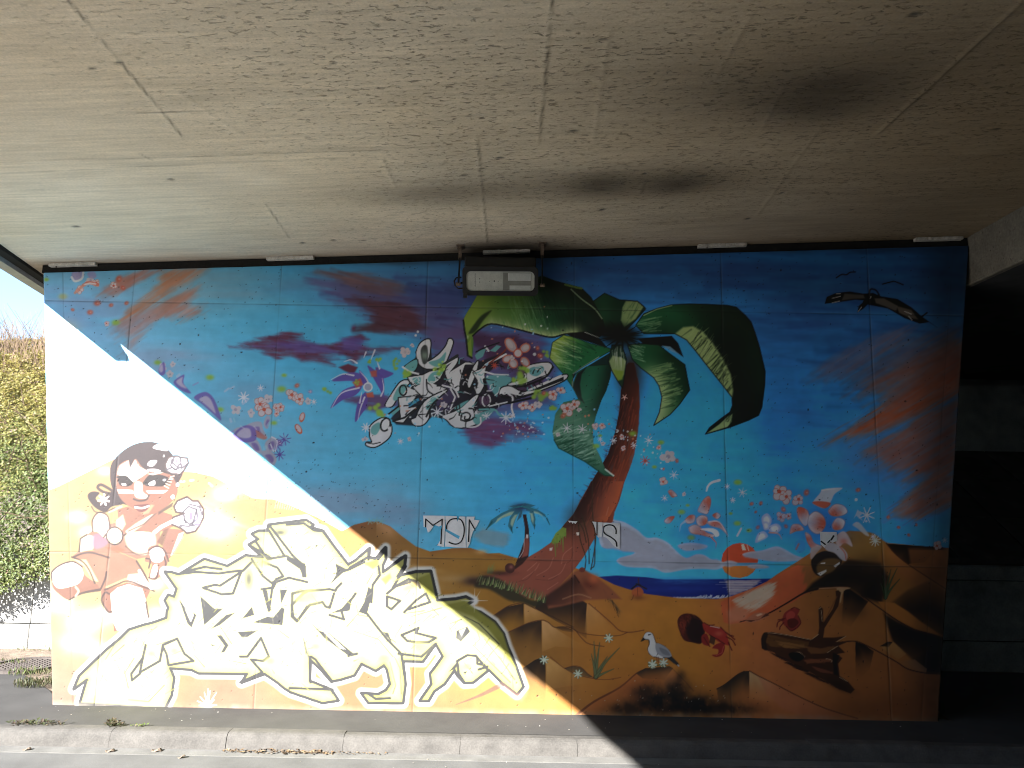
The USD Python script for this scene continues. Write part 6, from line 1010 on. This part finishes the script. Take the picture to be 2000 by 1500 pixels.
nr = np.stack([np.zeros(n), ny, nz], 1)+np.array([0, 0, .35])+r.normal(0, .38, (n, 3)); nr /= np.linalg.norm(nr, axis=1, keepdims=True)
h_ = np.clip((z-1.3)/2.6, 0, 1); tone = fbm2(x*1.3, z*1.3+y*.4, 1.2, 64)*.75+.25*fbm2(x, z, 4.0, 65)
lo, hi, ye, br = np.array([.075, .105, .03]), np.array([.18, .19, .055]), np.array([.22, .18, .05]), np.array([.15, .10, .07])
mixv = np.clip(tone*2.2-.75+r.normal(0, .22, n), 0, 1)[:, None]; cols = lo*(1-mixv)+hi*mixv
yy = np.clip(h_*1.3-.25+(tone-.5)*1.6+r.normal(0, .25, n), 0, .95)[:, None]; cols = cols*(1-yy)+ye*yy
bb = (r.random(n) < .07+.10*(h_ > .8))[:, None]; cols = np.where(bb, br*r.uniform(.6, 1.3, (n, 1)), cols)*r.uniform(.7, 1.3, (n, 1))
lm, lc = leaf_cloud(pts, nr, r.uniform(.010, .024, n), cols, r)
bush = thing('bank_shrubbery', (0, 0, 0), 'dense yellow green shrubs and creeper covering the sunny bank left of the wall', 'shrubs', kind='stuff')
obj('foliage', lm, leaf_mat, bush, color=lc, kind='stuff')
tw = []
for k in range(900):
    x0, y0 = r.uniform(-9.6, -5.6), r.uniform(4.2, 6.3); z0 = float(np.interp(y0, prof_y[2:], prof_z[2:]))-.12
    l_ = r.uniform(.25, .75); d_ = np.array([r.normal(0, .3), r.normal(-.2, .3), 1.0]); p0 = np.array([x0, y0, z0])
    tw.append(tube([p0, p0+d_*l_*.5, p0+d_*l_+[r.normal(0, .06), 0, 0]], [.005, .0035, .0015], 3))
for k in range(260):
    x0 = r.uniform(-9.5, -5.2); y0 = r.uniform(2.05, 3.6); z0 = float(np.interp(y0, prof_y[2:], prof_z[2:]))-.1; p0 = np.array([x0, y0, z0]); d_ = np.array([r.normal(0, .5), r.normal(-.4, .3), r.normal(.2, .5)])
    tw.append(tube([p0, p0+d_*.2, p0+d_*.42], [.006, .005, .002], 3))
obj('twigs', cat_mesh(tw), twig_mat, bush, kind='stuff')
def weed(name, loc, nl, rad, hgt, size, cols, label, cat, flat=.5, blades=False, kind=None, spread=(1, 1)):
    o = thing(name, loc, label, cat, kind=kind, group={'kerb_weed': 'weeds along the kerb', 'grass_tuft': 'grass tufts on the verge'}.get(name))
    c_, s_ = [], []
    V_, F_, K_ = [], [], []
    for k in range(nl):
        a_, d_ = r.uniform(0, 6.28), rad*math.sqrt(r.random()); bx, by = d_*math.cos(a_)*spread[0], d_*math.sin(a_)*spread[1]
        ln, el = size*r.uniform(.6, 1.4), r.uniform(.15, 1.2)*(1-flat)+(.9 if blades else .2)
        az = r.uniform(0, 6.28); dx, dy, dz_ = math.cos(az)*math.cos(el), math.sin(az)*math.cos(el), math.sin(el)
        wd = ln*(.06 if blades else .24); px, py = -math.sin(az)*wd, math.cos(az)*wd; hz = r.uniform(0, hgt)*(0 if blades else 1); b = len(V_)
        V_ += [(bx, by, hz), (bx+dx*ln*.5+px, by+dy*ln*.5+py, hz+dz_*ln*.5), (bx+dx*ln, by+dy*ln, hz+dz_*ln*.9-.1*ln), (bx+dx*ln*.5-px, by+dy*ln*.5-py, hz+dz_*ln*.5)]
        F_ += [[b, b+1, b+2], [b, b+2, b+3]]; K_ += [np.array(cols[r.integers(0, len(cols))])*r.uniform(.7, 1.3)]*4
    obj('leaves' if not blades else 'blades', (np.array(V_), np.array(F_)), leaf_mat, o, color=np.array(K_), kind='stuff')
    return o
GR = [(.07, .10, .025), (.11, .14, .05), (.14, .15, .07), (.13, .10, .06)]
GRD = [(.045, .055, .022), (.06, .065, .03), (.09, .075, .045), (.07, .05, .035)]
weed('kerb_weed', (-3.84, -.575, .0), 110, .20, .025, .04, GRD, 'low straggling weed along the kerb top at the far left', 'weed', spread=(1.2, .22))
weed('kerb_weed', (-3.21, -.575, .0), 60, .07, .035, .045, GRD, 'small leafy weed on the kerb in front of the left end of the wall', 'weed', spread=(1, .5))
weed('kerb_weed', (-3.0, -.57, .0), 18, .05, .015, .03, GR, 'tiny sprig of weed on the kerb just right of the small leafy weed', 'weed', spread=(1.4, .3))
weed('grass_tuft', (-4.62, .66, -.005), 300, .15, .03, .075, [(.05, .06, .025), (.07, .075, .03), (.09, .075, .04)], 'sunlit grass tuft where the asphalt curves behind the wall end', 'grass', blades=True, spread=(1.3, 1.0))
weed('grass_tuft', (-4.95, 1.10, -.005), 160, .14, .02, .07, GR, 'thin grass along the asphalt edge left of the wall', 'grass', blades=True, spread=(1.5, 1.0))
weed('grass_tuft', (-5.45, 1.52, -.005), 120, .14, .02, .06, GR, 'sparse grass at the outer end of the asphalt edge beyond the access cover', 'grass', blades=True, spread=(1.6, .8))
weed('grass_tuft', (-5.35, 2.20, .0), 120, .25, .02, .06, GR, 'dry grass at the foot of the retaining wall', 'grass', blades=True, spread=(2.0, .3))
DRY = [(.20, .13, .07), (.12, .08, .05), (.27, .21, .14), (.10, .075, .055)]
weed('leaf_litter', (-1.80, -.76, -.116), 150, .38, .012, .036, DRY, 'dead leaves gathered in the gutter at the foot of the kerb', 'leaves', flat=.9, kind='stuff', spread=(1.15, .09))
weed('leaf_litter', (-1.35, -.745, -.116), 90, .4, .008, .022, DRY, 'brown leaf crumbs in the gutter right of the dead leaves', 'leaves', flat=.9, kind='stuff', spread=(1, .07))
V_, F_, K_ = [], [], []
for k in range(70):
    px, py = r.uniform(-4.6, 3.9), (r.uniform(-.5, -.02) if k % 3 else r.uniform(-1.1, -.74)); pz = .002 if k % 3 else -.117; s_ = r.uniform(.003, .007); b = len(V_); a_ = r.uniform(0, 6)
    for j in range(5): V_.append((px+s_*math.cos(a_+j*1.256), py+s_*math.sin(a_+j*1.256), pz+.001))
    V_.append((px, py, pz+s_*.6)); F_ += [[b+j, b+(j+1) % 5, b+5] for j in range(5)]; K_ += [np.array(([(.55, .54, .5), (.3, .27, .22), (.16, .13, .1)])[r.integers(0, 3)])]*6
obj('grit', (np.array(V_), np.array(F_)), leaf_mat, None, color=np.array(K_), label='scattered grit and pale specks on pavement and gutter', cat='grit', kind='stuff')
dl = []
for (lx, ly, s_) in [(-3.1, -.80, .04), (-3.75, -.80, .035), (-2.75, -.77, .045), (-2.5, -.9, .03)]:
    b = trimesh.creation.icosphere(1, 1.0); b.apply_scale([s_, s_*.6, s_*.22]); b.vertices[:, 2] += .01*np.sin(b.vertices[:, 0]*90); b.apply_translation([lx, ly, -.113]); obj('dead_leaf', b, dirt_look, None, label={-3.1: 'single brown dead leaf in the gutter below the small leafy weed', -3.75: 'curled dead leaf in the gutter at the far left below the straggling weed', -2.75: 'larger brown dead leaf in the gutter left of the leaf litter', -2.5: 'small dead leaf on the road just off the gutter left of the leaf litter'}[lx], cat='leaf', group='single dead leaves in the gutter')
# ------------------------------------------------------------------ access cover in the verge
cv = thing('access_cover', (-5.20, 1.42, .022), 'round ribbed cast iron access cover lying in the dirt verge left of the wall', 'cover')
an = np.linspace(0, 2*np.pi, 33)[:-1]
rim = trimesh.creation.annulus(.30, .36, .05); rim.apply_translation([0, 0, -.02]); obj('rim', rim, cast_iron, cv)
dsk = trimesh.creation.cylinder(.298, .03, sections=40); dsk.apply_translation([0, 0, -.022]); obj('lid', dsk, cast_iron, cv)
ribs = [box(a_-.018, a_+.018, b_-.012, b_+.012, -.008, .003) for a_ in np.arange(-.26, .27, .055) for b_ in np.arange(-.26, .27, .045) if math.hypot(a_, b_) < .26]
obj('tread_pattern', cat_mesh(ribs), cast_iron, cv, kind='stuff')
